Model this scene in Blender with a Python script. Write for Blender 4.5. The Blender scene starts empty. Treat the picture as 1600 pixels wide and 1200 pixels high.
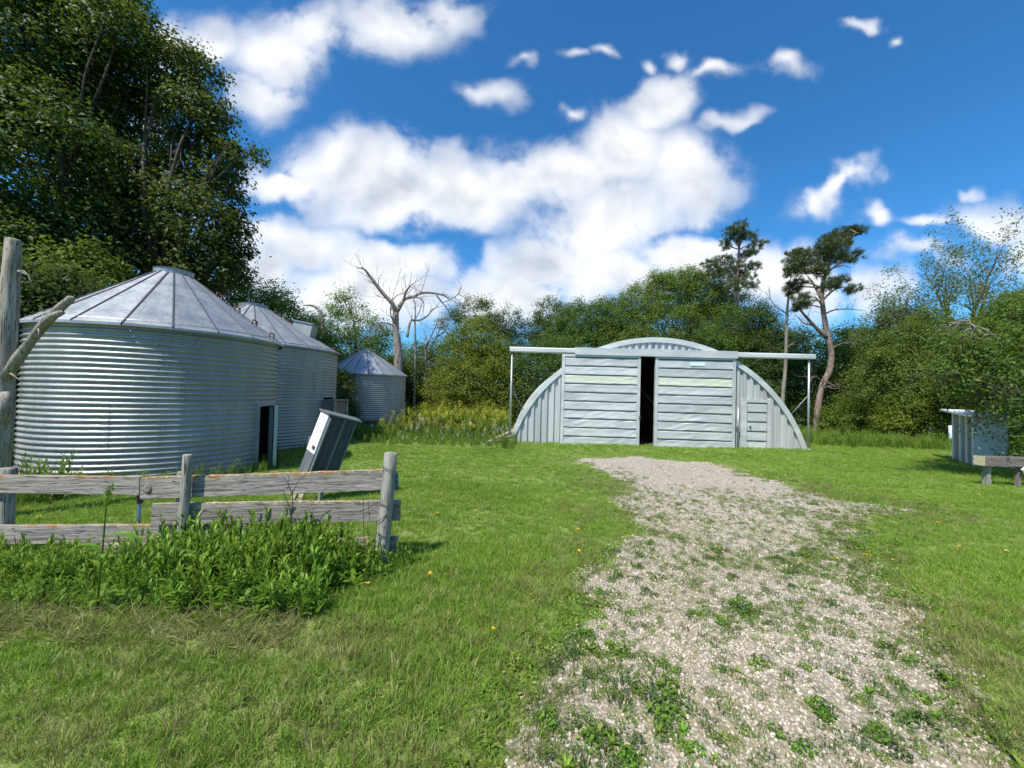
import bpy, math, random
import numpy as np
from mathutils import Vector, Matrix, Euler

random.seed(7)
RS = np.random.RandomState(11)
scene = bpy.context.scene
col = scene.collection
R_ = math.radians

# ---------------------------------------------------------------- camera
EYE = 1.65
F_PX = 601.0                      # focal length in pixels of the 1600 px wide photograph
cam_data = bpy.data.cameras.new('camera')
cam_data.sensor_width = 36.0
cam_data.lens = 36.0 * F_PX / 1600.0
cam_data.clip_start = 0.05
cam_data.clip_end = 3000.0
cam = bpy.data.objects.new('camera', cam_data)
col.objects.link(cam)
CAM_M = Matrix.Rotation(R_(90 + 1.52), 3, 'X') @ Matrix.Rotation(R_(1.35), 3, 'Z')
cam.matrix_world = Matrix.Translation((0, 0, EYE)) @ CAM_M.to_4x4()
scene.camera = cam

# ---------------------------------------------------------------- view and light
scene.view_settings.view_transform = 'Standard'
scene.view_settings.look = 'None'
scene.view_settings.gamma = 1.0
scene.view_settings.use_curve_mapping = False
scene.view_settings.exposure = 0.45
SUN_EL = R_(56)
SUN_AZ = R_(180 + 38)             # clockwise from +Y (the view direction): behind the camera, to the left
SUN_DIR = Vector((math.sin(SUN_AZ) * math.cos(SUN_EL), math.cos(SUN_AZ) * math.cos(SUN_EL), math.sin(SUN_EL)))
sun_data = bpy.data.lights.new('sun', 'SUN')
sun_data.energy = 5.0
scene.cycles.max_bounces = 6
scene.cycles.diffuse_bounces = 3
scene.cycles.glossy_bounces = 3
scene.cycles.transmission_bounces = 4
sun_data.angle = R_(0.55)
sun_data.color = (1.0, 0.93, 0.80)
sun = bpy.data.objects.new('sun', sun_data)
sun.rotation_euler = SUN_DIR.to_track_quat('Z', 'Y').to_euler()
sun.location = SUN_DIR * 60
col.objects.link(sun)


def pix_dir(px, py):
    return CAM_M @ Vector(((px - 800) / F_PX, (600 - py) / F_PX, -1.0))


def at(px, py, Y):
    """the point of the place that stands at depth Y (metres ahead) on the ray of a photograph pixel"""
    d = pix_dir(px, py)
    return Vector((0, 0, EYE)) + d * (Y / d.y)


SLOPE = 0.022


def on_ground(px, py):
    d = pix_dir(px, py)
    t = EYE / (-d.z - SLOPE * d.y)
    return Vector((d.x * t, d.y * t, EYE + d.z * t))


# ---------------------------------------------------------------- node helpers
def nn(tree, kind, **kw):
    n = tree.nodes.new(kind)
    for k, v in kw.items():
        setattr(n, k, v)
    return n


def link(tree, a, b):
    tree.links.new(a, b)


def math_node(tree, op, a, b=None, c=None, clamp=False):
    n = nn(tree, 'ShaderNodeMath', operation=op, use_clamp=clamp)
    for i, v in enumerate((a, b, c)):
        if v is None:
            continue
        if isinstance(v, (int, float)):
            n.inputs[i].default_value = v
        else:
            link(tree, v, n.inputs[i])
    return n.outputs[0]


def map_range(tree, v, a, b, c=0.0, d=1.0, smooth=True):
    n = nn(tree, 'ShaderNodeMapRange')
    n.interpolation_type = 'SMOOTHSTEP' if smooth else 'LINEAR'
    link(tree, v, n.inputs['Value'])
    for k, x in zip(('From Min', 'From Max', 'To Min', 'To Max'), (a, b, c, d)):
        n.inputs[k].default_value = x
    return n.outputs['Result']


def mix_col(tree, fac, a, b, mode='MIX'):
    n = nn(tree, 'ShaderNodeMix', data_type='RGBA', blend_type=mode)
    for s, v in ((n.inputs[0], fac), (n.inputs[6], a), (n.inputs[7], b)):
        if isinstance(v, (int, float)):
            s.default_value = v
        elif isinstance(v, tuple):
            s.default_value = (*v, 1) if len(v) == 3 else v
        else:
            link(tree, v, s)
    return n.outputs[2]


def noise(tree, vec, scale, detail=4, rough=0.55, dist=0.0, dims='3D'):
    n = nn(tree, 'ShaderNodeTexNoise', noise_dimensions=dims)
    if vec is not None:
        link(tree, vec, n.inputs['Vector'])
    n.inputs['Scale'].default_value = scale
    n.inputs['Detail'].default_value = detail
    n.inputs['Roughness'].default_value = rough
    n.inputs['Distortion'].default_value = dist
    return n.outputs['Fac']


# ---------------------------------------------------------------- sky
CLOUDS = [  # px, py, rx, ry, tilt (deg), weight: cumulus banks seen over the treeline and wisps above them
    (575, 285, 160, 80, 0, 1.0), (445, 295, 75, 32, 5, .9), (720, 300, 140, 65, 0, 1.0), (860, 275, 130, 66, -8, 1.0),
    (965, 235, 85, 75, -20, 1.0), (1030, 160, 80, 48, -30, .95), (1120, 112, 60, 16, -14, .62), (1065, 275, 95, 85, 0, .95),
    (940, 350, 150, 75, -20, 1.0), (470, 385, 120, 52, 0, 1.0), (600, 415, 130, 50, 0, 1.0), (560, 470, 190, 55, 0, 1.0),
    (840, 410, 110, 55, -20, 1.0), (780, 465, 130, 55, 0, 1.0), (950, 430, 130, 60, 0, 1.0), (1090, 400, 95, 48, 0, 1.0),
    (1240, 440, 110, 62, 0, 1.0), (1370, 450, 70, 45, 0, .8), (400, 430, 70, 60, 0, .9),
    (335, 60, 75, 45, 0, .75), (435, 80, 95, 75, 20, .82), (405, 155, 75, 45, 0, .85), (490, 50, 80, 45, 0, .7),
    (610, 35, 110, 50, 0, .75), (690, 18, 90, 32, 0, .6), (282, 75, 40, 45, 0, .75), (250, 150, 60, 60, 0, .6), (230, 300, 120, 80, 0, .6),
    (772, 145, 52, 24, 0, .58), (880, 166, 28, 18, 0, .55), (1055, 92, 28, 17, 0, .55), (1232, 104, 48, 19, -8, .58),
    (1155, 188, 58, 16, -6, .62), (1315, 285, 95, 24, -22, .72), (1275, 305, 45, 30, 0, .72), (1368, 335, 38, 22, 0, .72),
    (1352, 40, 28, 15, 0, .6), (1400, 66, 20, 14, 0, .5), (1460, 342, 48, 15, 0, .66), (1560, 345, 75, 38, 0, .85),
    (1640, 380, 90, 50, 0, .85), (1518, 303, 16, 11, 0, .55), (1000, 102, 14, 20, 0, .5), (945, 75, 26, 12, 0, .48), (900, 80, 22, 10, 0, .45),
    (1430, 395, 80, 30, 10, .62), (-120, 200, 150, 80, 0, .9), (-250, 420, 180, 80, 0, .9), (1780, 250, 120, 50, -10, .8), (820, 95, 24, 14, 0, .45),
]


def build_world():
    w = bpy.data.worlds.new('World')
    scene.world = w
    w.use_nodes = True
    t = w.node_tree
    t.nodes.clear()
    # group: cloud mass at a point of the sky plane
    g = bpy.data.node_groups.new('cloud_mass', 'ShaderNodeTree')
    g.interface.new_socket('P', in_out='INPUT', socket_type='NodeSocketVector')
    g.interface.new_socket('F', in_out='OUTPUT', socket_type='NodeSocketFloat')
    gi = nn(g, 'NodeGroupInput')
    go = nn(g, 'NodeGroupOutput')
    warp = nn(g, 'ShaderNodeTexNoise', noise_dimensions='2D')
    link(g, gi.outputs[0], warp.inputs['Vector'])
    warp.inputs['Scale'].default_value = 4.5
    warp.inputs['Detail'].default_value = 3
    wv = nn(g, 'ShaderNodeVectorMath', operation='MULTIPLY_ADD')
    link(g, warp.outputs['Color'], wv.inputs[0])
    wv.inputs[1].default_value = (.16, .16, 0)
    wv.inputs[2].default_value = (-.08, -.08, 0)
    pw = nn(g, 'ShaderNodeVectorMath', operation='ADD')
    link(g, gi.outputs[0], pw.inputs[0])
    link(g, wv.outputs[0], pw.inputs[1])
    acc = None
    for (px, py, rx, ry, rot, wt) in CLOUDS:
        d = pix_dir(px, py)
        m = nn(g, 'ShaderNodeMapping', vector_type='TEXTURE')
        m.inputs['Location'].default_value = (d.x / d.y, d.z / d.y, 0)
        m.inputs['Rotation'].default_value = (0, 0, R_(-rot - 1.35))
        m.inputs['Scale'].default_value = (rx * 1.25 / F_PX, ry * 1.3 / F_PX, 1)
        if acc is None:
            link(g, pw.outputs[0], m.inputs['Vector'])
        else:       # a negligible term that makes the blobs be worked out one after the other
            seq = nn(g, 'ShaderNodeVectorMath', operation='MULTIPLY_ADD')
            link(g, acc, seq.inputs[0])
            seq.inputs[1].default_value = (1e-6, 1e-6, 1e-6)
            link(g, pw.outputs[0], seq.inputs[2])
            link(g, seq.outputs[0], m.inputs['Vector'])
        ln = nn(g, 'ShaderNodeVectorMath', operation='LENGTH')
        link(g, m.outputs[0], ln.inputs[0])
        f = math_node(g, 'MULTIPLY_ADD', ln.outputs['Value'], -wt, wt)
        acc = f if acc is None else math_node(g, 'SMOOTH_MAX', acc, f, 0.12)
    out = math_node(g, 'MAXIMUM', acc, -0.6)
    link(g, out, go.inputs[0])

    sky = nn(t, 'ShaderNodeTexSky', sky_type='NISHITA')
    sky.sun_disc = False
    sky.sun_elevation = SUN_EL
    sky.sun_rotation = SUN_AZ
    sky.altitude = 500
    sky.air_density = 1.0
    sky.dust_density = 0.7
    sky.ozone_density = 2.5
    hs = nn(t, 'ShaderNodeHueSaturation')
    hs.inputs['Saturation'].default_value = 1.06
    hs.inputs['Value'].default_value = 1.0
    tint = mix_col(t, 1.0, sky.outputs[0], (.76, 1.42, 1.84), 'MULTIPLY')
    link(t, tint, hs.inputs['Color'])
    tc = nn(t, 'ShaderNodeTexCoord')
    sp = nn(t, 'ShaderNodeSeparateXYZ')
    link(t, tc.outputs['Generated'], sp.inputs[0])
    x, y, z = sp.outputs
    ys = math_node(t, 'MAXIMUM', y, 0.08)
    cb = nn(t, 'ShaderNodeCombineXYZ')
    link(t, math_node(t, 'DIVIDE', x, ys), cb.inputs[0])
    link(t, math_node(t, 'DIVIDE', z, ys), cb.inputs[1])
    P = cb.outputs[0]

    ms = nn(t, 'ShaderNodeGroup')
    ms.node_tree = g
    link(t, P, ms.inputs[0])

    def billow(vec, scale, detail, rough):
        n = nn(t, 'ShaderNodeTexNoise', noise_dimensions='2D')
        link(t, vec, n.inputs['Vector'])
        n.inputs['Scale'].default_value = scale
        n.inputs['Detail'].default_value = detail
        n.inputs['Roughness'].default_value = rough
        n.inputs['Distortion'].default_value = .15
        return n.outputs['Fac']
    n0 = billow(P, 6.0, 12, .60)
    sh = nn(t, 'ShaderNodeVectorMath', operation='ADD')
    link(t, P, sh.inputs[0])
    sh.inputs[1].default_value = (-.030, .062, 0)
    s0 = billow(P, 5.0, 4, .45)
    s1 = billow(sh.outputs[0], 5.0, 4, .45)
    f0 = math_node(t, 'ADD', ms.outputs[0], math_node(t, 'MULTIPLY_ADD', n0, 1.5, -.74))
    front = map_range(t, y, .30, .48)
    # the same broken cumulus all round, over the parts of the sky behind the camera
    zz = math_node(t, 'MAXIMUM', z, 0.0)
    za = math_node(t, 'ADD', zz, .18)
    cb2 = nn(t, 'ShaderNodeCombineXYZ')
    link(t, math_node(t, 'DIVIDE', x, za), cb2.inputs[0])
    link(t, math_node(t, 'DIVIDE', y, za), cb2.inputs[1])
    fr = noise(t, cb2.outputs[0], 1.3, 8, .58, .2)
    frd = map_range(t, fr, .53, .68)
    dens = math_node(t, 'MULTIPLY', map_range(t, f0, -.04, .42), map_range(t, ms.outputs[0], -.10, .82))
    dens = math_node(t, 'MULTIPLY', dens, front)
    dens2 = math_node(t, 'MULTIPLY', frd, math_node(t, 'SUBTRACT', 1.0, front))
    dens = math_node(t, 'MAXIMUM', dens, dens2)
    dens = math_node(t, 'MULTIPLY', dens, .97)
    # sunlit edges towards the light, grey bellies in the thick of the cloud
    slope = math_node(t, 'ADD', math_node(t, 'SUBTRACT', s0, s1), math_node(t, 'MULTIPLY_ADD', n0, .30, -.15))
    lit = math_node(t, 'MULTIPLY_ADD', slope, 2.0, .90)
    thick = map_range(t, ms.outputs[0], .32, 1.0, 0, .52)
    lit = math_node(t, 'SUBTRACT', lit, thick, clamp=True)
    ccol = mix_col(t, lit, (6.0, 6.6, 7.5), (12.0, 11.9, 11.7))
    skyc = mix_col(t, dens, hs.outputs[0], ccol)
    bg = nn(t, 'ShaderNodeBackground')
    bg.inputs['Strength'].default_value = 0.076
    link(t, skyc, bg.inputs['Color'])
    ow = nn(t, 'ShaderNodeOutputWorld')
    link(t, bg.outputs[0], ow.inputs[0])
    w.cycles.sampling_method = 'MANUAL'
    w.cycles.sample_map_resolution = 512


build_world()

# ---------------------------------------------------------------- materials
MATS = {}


def new_mat(name):
    m = bpy.data.materials.new(name)
    m.use_nodes = True
    t = m.node_tree
    b = t.nodes['Principled BSDF']
    MATS[name] = m
    return m, t, b


def pos(t):
    return nn(t, 'ShaderNodeNewGeometry').outputs['Position']


def objco(t):
    return nn(t, 'ShaderNodeTexCoord').outputs['Object']


def bump(t, b, h, strength=.3, dist=.01):
    n = nn(t, 'ShaderNodeBump')
    n.inputs['Strength'].default_value = strength
    n.inputs['Distance'].default_value = dist
    link(t, h, n.inputs['Height'])
    link(t, n.outputs[0], b.inputs['Normal'])


def metal(name, c1, c2, metallic=.7, rough=.42, stain=.25, stain_col=(.22, .22, .21), streak=(1, 1, .12), scale=2.2, spangle=.16):
    m, t, b = new_mat(name)
    p = objco(t)
    mp = nn(t, 'ShaderNodeMapping')
    mp.inputs['Scale'].default_value = streak
    link(t, p, mp.inputs[0])
    n1 = noise(t, mp.outputs[0], scale, 6, .6)
    sp = nn(t, 'ShaderNodeTexVoronoi')
    link(t, p, sp.inputs['Vector'])
    sp.inputs['Scale'].default_value = 42
    spn = nn(t, 'ShaderNodeSeparateColor')
    link(t, sp.outputs['Color'], spn.inputs[0])
    c = mix_col(t, map_range(t, n1, .3, .7), c1, c2)
    c = mix_col(t, math_node(t, 'MULTIPLY', spn.outputs[0], spangle), c, (.75, .78, .8))
    n2 = noise(t, mp.outputs[0], scale * 3.3, 8, .68)
    c = mix_col(t, map_range(t, n2, .56, .8, 0, stain), c, stain_col)
    # every sheet a little different
    oi = nn(t, 'ShaderNodeObjectInfo')
    v = map_range(t, oi.outputs['Random'], 0, 1, .90, 1.07, smooth=False)
    hv = nn(t, 'ShaderNodeHueSaturation')
    link(t, c, hv.inputs['Color'])
    link(t, v, hv.inputs['Value'])
    link(t, hv.outputs[0], b.inputs['Base Color'])
    b.inputs['Metallic'].default_value = metallic
    r = map_range(t, n1, .25, .75, rough - .07, rough + .12)
    link(t, r, b.inputs['Roughness'])
    n3 = noise(t, p, 3.0, 3, .5)
    bump(t, b, n3, .25, .03)
    return m


metal('galvanized_wall', (.215, .225, .228), (.30, .31, .312), .42, .5, .55, streak=(1, 1, .25))
metal('galvanized_roof', (.20, .22, .26), (.28, .305, .35), .5, .52, .45, (.34, .33, .34), streak=(1, 1, 1), scale=3)
metal('barn_metal', (.45, .465, .475), (.57, .58, .59), .3, .52, .5, (.30, .30, .285), streak=(.35, 1, 1.2))
metal('barn_rib_metal', (.41, .42, .43), (.50, .51, .52), .3, .48, .4, (.33, .34, .34), streak=(1, 1, .15))
metal('old_dark_metal', (.045, .05, .055), (.10, .105, .11), .35, .55, .5, (.16, .16, .16), streak=(3, 3, .4), scale=5, spangle=.02)
metal('old_grey_metal', (.13, .14, .15), (.20, .21, .22), .4, .5, .4, (.12, .12, .12), streak=(3, 3, .4), scale=5, spangle=.02)


def plain(name, c, rough=.6, metallic=0, var=.25, scale=12, dark=None):
    m, t, b = new_mat(name)
    n1 = noise(t, objco(t), scale, 6, .6)
    d = dark if dark else tuple(x * (1 - var) for x in c)
    link(t, mix_col(t, map_range(t, n1, .3, .75), d, c), b.inputs['Base Color'])
    b.inputs['Roughness'].default_value = rough
    b.inputs['Metallic'].default_value = metallic
    bump(t, b, n1, .2, .006)
    return m


plain('white_paint', (.74, .77, .77), .5, 0, .12, 5)
plain('rust', (.20, .07, .035), .85, .1, .5, 20)
plain('red_paint', (.16, .03, .035), .7, 0, .4, 30)
plain('galvanized_pipe', (.42, .46, .48), .45, .6, .2, 9)
plain('black_gap', (.02, .02, .022), .9)
plain('plaque', (.60, .74, .70), .45, 0, .08, 8)
plain('plaque_print', (.10, .32, .30), .5)
plain('dirt_floor', (.11, .09, .07), .95, 0, .4, 4)
plain('blue_twine', (.06, .18, .26), .9, 0, .3, 60)
plain('wire', (.06, .05, .045), .7, .5, .3, 60)
plain('concrete', (.40, .38, .34), .9, 0, .3, 8)
plain('dandelion_yellow', (.75, .50, .02), .7, 0, .15, 90)
plain('flower_white', (.72, .74, .62), .8, 0, .15, 60)
plain('goldenrod_yellow', (.60, .56, .05), .8, 0, .3, 30)
plain('seed_brown', (.16, .10, .05), .9, 0, .3, 40)
plain('dry_stem', (.36, .28, .14), .9, 0, .3, 30)

# fibreglass strip in the doors
m, t, b = new_mat('fibreglass_panel')
n1 = noise(t, objco(t), 2.2, 6, .65)
mpn = nn(t, 'ShaderNodeMapping')
mpn.inputs['Scale'].default_value = (.6, 1, 5)
link(t, objco(t), mpn.inputs[0])
n2 = noise(t, mpn.outputs[0], 3, 5, .6)
link(t, mix_col(t, map_range(t, n2, .3, .7), (.49, .52, .43), (.63, .645, .56)), b.inputs['Base Color'])
b.inputs['Roughness'].default_value = .45


def wood(name, c1, c2, crack=.5, lichen=0.0, along='X'):
    m, t, b = new_mat(name)
    p = objco(t)
    mp = nn(t, 'ShaderNodeMapping')
    s = {'X': (1.2, 16, 22), 'Z': (16, 16, 1.0)}[along]
    mp.inputs['Scale'].default_value = s
    link(t, p, mp.inputs[0])
    n1 = noise(t, mp.outputs[0], 2.0, 8, .7, .4)
    n0 = noise(t, p, 2.4, 4, .55)
    c = mix_col(t, map_range(t, n1, .30, .68), c1, c2)
    c = mix_col(t, map_range(t, n0, .35, .7, 0, .5), c, (.22, .195, .165))
    mp2 = nn(t, 'ShaderNodeMapping')
    mp2.inputs['Scale'].default_value = tuple(v * 1.7 for v in s)
    link(t, p, mp2.inputs[0])
    cr = noise(t, mp2.outputs[0], 3.2, 4, .5, .7)
    c = mix_col(t, map_range(t, cr, .58, .66, 0, crack), c, (.06, .05, .04))
    # dark knots
    vo = nn(t, 'ShaderNodeTexVoronoi')
    mk = nn(t, 'ShaderNodeMapping')
    mk.inputs['Scale'].default_value = (1.0, 1, 2.6) if along == 'X' else (2.4, 2.4, 1.2)
    link(t, p, mk.inputs[0])
    link(t, mk.outputs[0], vo.inputs['Vector'])
    vo.inputs['Scale'].default_value = 1.9
    kd = vo.outputs['Distance']
    c = mix_col(t, map_range(t, kd, .03, .075, .75, 0), c, (.10, .08, .06))
    if lichen:
        # orange lichen crust along the weathered top edge of the board
        sx = nn(t, 'ShaderNodeSeparateXYZ')
        link(t, p, sx.inputs[0])
        ln = noise(t, p, 5.5, 8, .72)
        e = math_node(t, 'MULTIPLY_ADD', sx.outputs[2], 4.2, ln)
        c = mix_col(t, map_range(t, e, .78, .98, 0, lichen), c, (.30, .155, .05))
        ln2 = noise(t, p, 34, 3, .6)
        e2 = math_node(t, 'MULTIPLY_ADD', sx.outputs[2], 3.2, ln2)
        c = mix_col(t, map_range(t, e2, .86, .95, 0, .85), c, (.55, .50, .33))
    link(t, c, b.inputs['Base Color'])
    b.inputs['Roughness'].default_value = .88
    hgt = math_node(t, 'MULTIPLY_ADD', map_range(t, cr, .60, .70), -1.6, n1)
    bump(t, b, hgt, .9, .012)
    return m


wood('board_wood', (.115, .10, .085), (.42, .39, .355), .9, .95)
wood('board_wood_plain', (.10, .088, .075), (.38, .35, .315), .9, .4)
wood('post_wood', (.12, .118, .10), (.43, .42, .365), .95, 0, 'Z')
wood('log_wood', (.10, .085, .07), (.42, .38, .335), .95, 0, 'Z')
wood('dark_timber', (.10, .085, .07), (.20, .17, .145), .6)
wood('red_plank', (.30, .20, .17), (.45, .33, .29), .5)


def bark(name, c1, c2, sc=6):
    m, t, b = new_mat(name)
    p = objco(t)
    mp = nn(t, 'ShaderNodeMapping')
    mp.inputs['Scale'].default_value = (1, 1, .25)
    link(t, p, mp.inputs[0])
    n1 = noise(t, mp.outputs[0], sc, 7, .65)
    link(t, mix_col(t, map_range(t, n1, .32, .68), c1, c2), b.inputs['Base Color'])
    b.inputs['Roughness'].default_value = .92
    bump(t, b, n1, .7, .03)


bark('bark_dark', (.03, .025, .02), (.08, .066, .052))
bark('bark_dead', (.10, .085, .075), (.32, .285, .255), 9)
bark('bark_pine', (.10, .07, .055), (.28, .215, .175), 9)
bark('twig_grey', (.13, .115, .09), (.26, .23, .19))


def leafy(name, dark, light, young, transl=.35, patch=.5, rough=.55):
    """leaf green that differs from leaf to leaf and from bough to bough"""
    m, t, b = new_mat(name)
    at_ = nn(t, 'ShaderNodeAttribute', attribute_name='tint')
    n1 = noise(t, pos(t), patch, 3, .6)
    n2 = noise(t, pos(t), 9, 2, .5)
    f = math_node(t, 'MULTIPLY_ADD', at_.outputs['Fac'], .8, math_node(t, 'MULTIPLY_ADD', n1, .7, -.25), clamp=True)
    c = mix_col(t, f, dark, light)
    c = mix_col(t, map_range(t, math_node(t, 'ADD', n2, math_node(t, 'MULTIPLY', at_.outputs['Fac'], .35)), .70, 1.0, 0, .8), c, young)
    oi = nn(t, 'ShaderNodeObjectInfo')
    hv = nn(t, 'ShaderNodeHueSaturation')
    link(t, map_range(t, oi.outputs['Random'], 0, 1, .494, .526, smooth=False), hv.inputs['Hue'])
    link(t, map_range(t, math_node(t, 'FRACT', math_node(t, 'MULTIPLY', oi.outputs['Random'], 7.31)), 0, 1, .72, 1.18, smooth=False), hv.inputs['Value'])
    link(t, c, hv.inputs['Color'])
    c = hv.outputs[0]
    link(t, c, b.inputs['Base Color'])
    b.inputs['Roughness'].default_value = rough
    b.inputs['Specular IOR Level'].default_value = .25
    tr = nn(t, 'ShaderNodeBsdfTranslucent')
    tcol = mix_col(t, .5, c, (.25, .35, .03), 'MIX')
    link(t, tcol, tr.inputs['Color'])
    mx = nn(t, 'ShaderNodeMixShader')
    mx.inputs[0].default_value = transl
    link(t, b.outputs[0], mx.inputs[1])
    link(t, tr.outputs[0], mx.inputs[2])
    link(t, mx.outputs[0], t.nodes['Material Output'].inputs[0])
    return m


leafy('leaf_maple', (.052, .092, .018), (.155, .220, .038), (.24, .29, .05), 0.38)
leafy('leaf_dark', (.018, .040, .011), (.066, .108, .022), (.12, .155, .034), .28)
leafy('leaf_light', (0.095, 0.15, 0.02), (0.225, 0.285, 0.038), (0.33, 0.37, 0.06), 0.4)
leafy('leaf_grey', (0.085, 0.12, 0.05), (0.18, 0.23, 0.09), (0.26, 0.31, 0.13), 0.35)
leafy('leaf_pine', (0.034, 0.058, 0.022), (0.1, 0.132, 0.04), (0.16, 0.18, 0.06), 0.15)
leafy('weed_green', (0.1, 0.19, 0.022), (0.235, 0.37, 0.04), (0.37, 0.47, 0.08), 0.4, 1.2)
leafy('meadow_green', (0.095, 0.175, 0.022), (0.24, 0.33, 0.05), (0.38, 0.43, 0.075), .35, .4)
leafy('clover_green', (0.07, 0.14, 0.016), (0.19, 0.28, 0.034), (0.32, 0.38, 0.06), .3, 1.0)
leafy('dark_weed', (0.043, 0.085, 0.022), (0.109, 0.171, 0.039), (0.202, 0.248, 0.078), .25, 1.5)
leafy('dry_grass', (0.172, 0.161, 0.063), (0.380, 0.345, 0.149), (0.483, 0.437, 0.230), .35, 1.0)

# lawn grass: broad patches of lusher and thinner growth, some dry blades
m, t, b = new_mat('lawn_grass')
at_ = nn(t, 'ShaderNodeAttribute', attribute_name='tint')
P0 = pos(t)
n1 = noise(t, P0, .42, 6, .66)
n2 = noise(t, P0, 2.3, 5, .65)
f = math_node(t, 'MULTIPLY_ADD', n1, 1.7, math_node(t, 'MULTIPLY_ADD', at_.outputs['Fac'], .5, -.66), clamp=True)
c = mix_col(t, f, (.125, .235, .028), (.265, .415, .052))
c = mix_col(t, map_range(t, n2, .52, .75, 0, .42), c, (.34, .38, .08))
oi = nn(t, 'ShaderNodeObjectInfo')
c = mix_col(t, map_range(t, oi.outputs['Random'], .80, 1.0, 0, .75), c, (.46, .42, .18))
link(t, c, b.inputs['Base Color'])
b.inputs['Roughness'].default_value = .6
b.inputs['Specular IOR Level'].default_value = .2
tr = nn(t, 'ShaderNodeBsdfTranslucent')
link(t, mix_col(t, .5, c, (.22, .36, .02)), tr.inputs['Color'])
mx = nn(t, 'ShaderNodeMixShader')
mx.inputs[0].default_value = .35
link(t, b.outputs[0], mx.inputs[1])
link(t, tr.outputs[0], mx.inputs[2])
link(t, mx.outputs[0], t.nodes['Material Output'].inputs[0])

# soil and thatch under the grass
m, t, b = new_mat('turf_soil')
P0 = pos(t)
n1 = noise(t, P0, 1.3, 5, .6)
n2 = noise(t, P0, 30, 4, .7)
n3 = noise(t, P0, .35, 3, .5)
c = mix_col(t, map_range(t, n2, .3, .7), (.105, .14, .034), (.205, .255, .062))
c = mix_col(t, map_range(t, n1, .55, .75, 0, .6), c, (.24, .21, .10))
c = mix_col(t, map_range(t, n3, .4, .65, 0, .4), c, (.15, .25, .04))
link(t, c, b.inputs['Base Color'])
b.inputs['Roughness'].default_value = .95
bump(t, b, n2, .6, .02)

# crushed stone of the drive
m, t, b = new_mat('gravel_bed')
P0 = pos(t)
vo = nn(t, 'ShaderNodeTexVoronoi')
link(t, P0, vo.inputs['Vector'])
vo.inputs['Scale'].default_value = 46
sc_ = nn(t, 'ShaderNodeSeparateColor')
link(t, vo.outputs['Color'], sc_.inputs[0])
c = mix_col(t, sc_.outputs[0], (.26, .222, .182), (.49, .44, .378))
c = mix_col(t, map_range(t, vo.outputs['Distance'], .35, .7, 0, .7), c, (.16, .14, .115))
n1 = noise(t, P0, 1.1, 5, .65)
n2 = noise(t, P0, 7, 5, .65)
sy = nn(t, 'ShaderNodeSeparateXYZ')
link(t, P0, sy.inputs[0])
worn = map_range(t, sy.outputs[1], 5.0, 8.0, .16, 0)
mo = math_node(t, 'ADD', math_node(t, 'MULTIPLY_ADD', n1, .5, math_node(t, 'MULTIPLY', n2, .5)), worn)
c = mix_col(t, map_range(t, mo, .54, .72, 0, .58), c, (.20, .18, .08))
c = mix_col(t, map_range(t, n1, .52, .72, 0, .4), c, (.30, .235, .17))
link(t, c, b.inputs['Base Color'])
b.inputs['Roughness'].default_value = .93
bump(t, b, math_node(t, 'MULTIPLY', vo.outputs['Distance'], -1.0), .8, .012)

m, t, b = new_mat('stone')
oi = nn(t, 'ShaderNodeObjectInfo')
rp = nn(t, 'ShaderNodeValToRGB')
rp.color_ramp.interpolation = 'CONSTANT'
els = rp.color_ramp.elements
els[0].position = 0
els[0].color = (.40, .345, .285, 1)
els[1].position = .3
els[1].color = (.50, .44, .375, 1)
for p_, c_ in ((.55, (.36, .31, .27)), (.68, (.50, .43, .37)), (.8, (.27, .26, .255)), (.88, (.58, .53, .46)), (.96, (.40, .29, .19))):
    e = els.new(p_)
    e.color = (*c_, 1)
link(t, oi.outputs['Random'], rp.inputs[0])
link(t, rp.outputs[0], b.inputs['Base Color'])
b.inputs['Roughness'].default_value = .85


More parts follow.
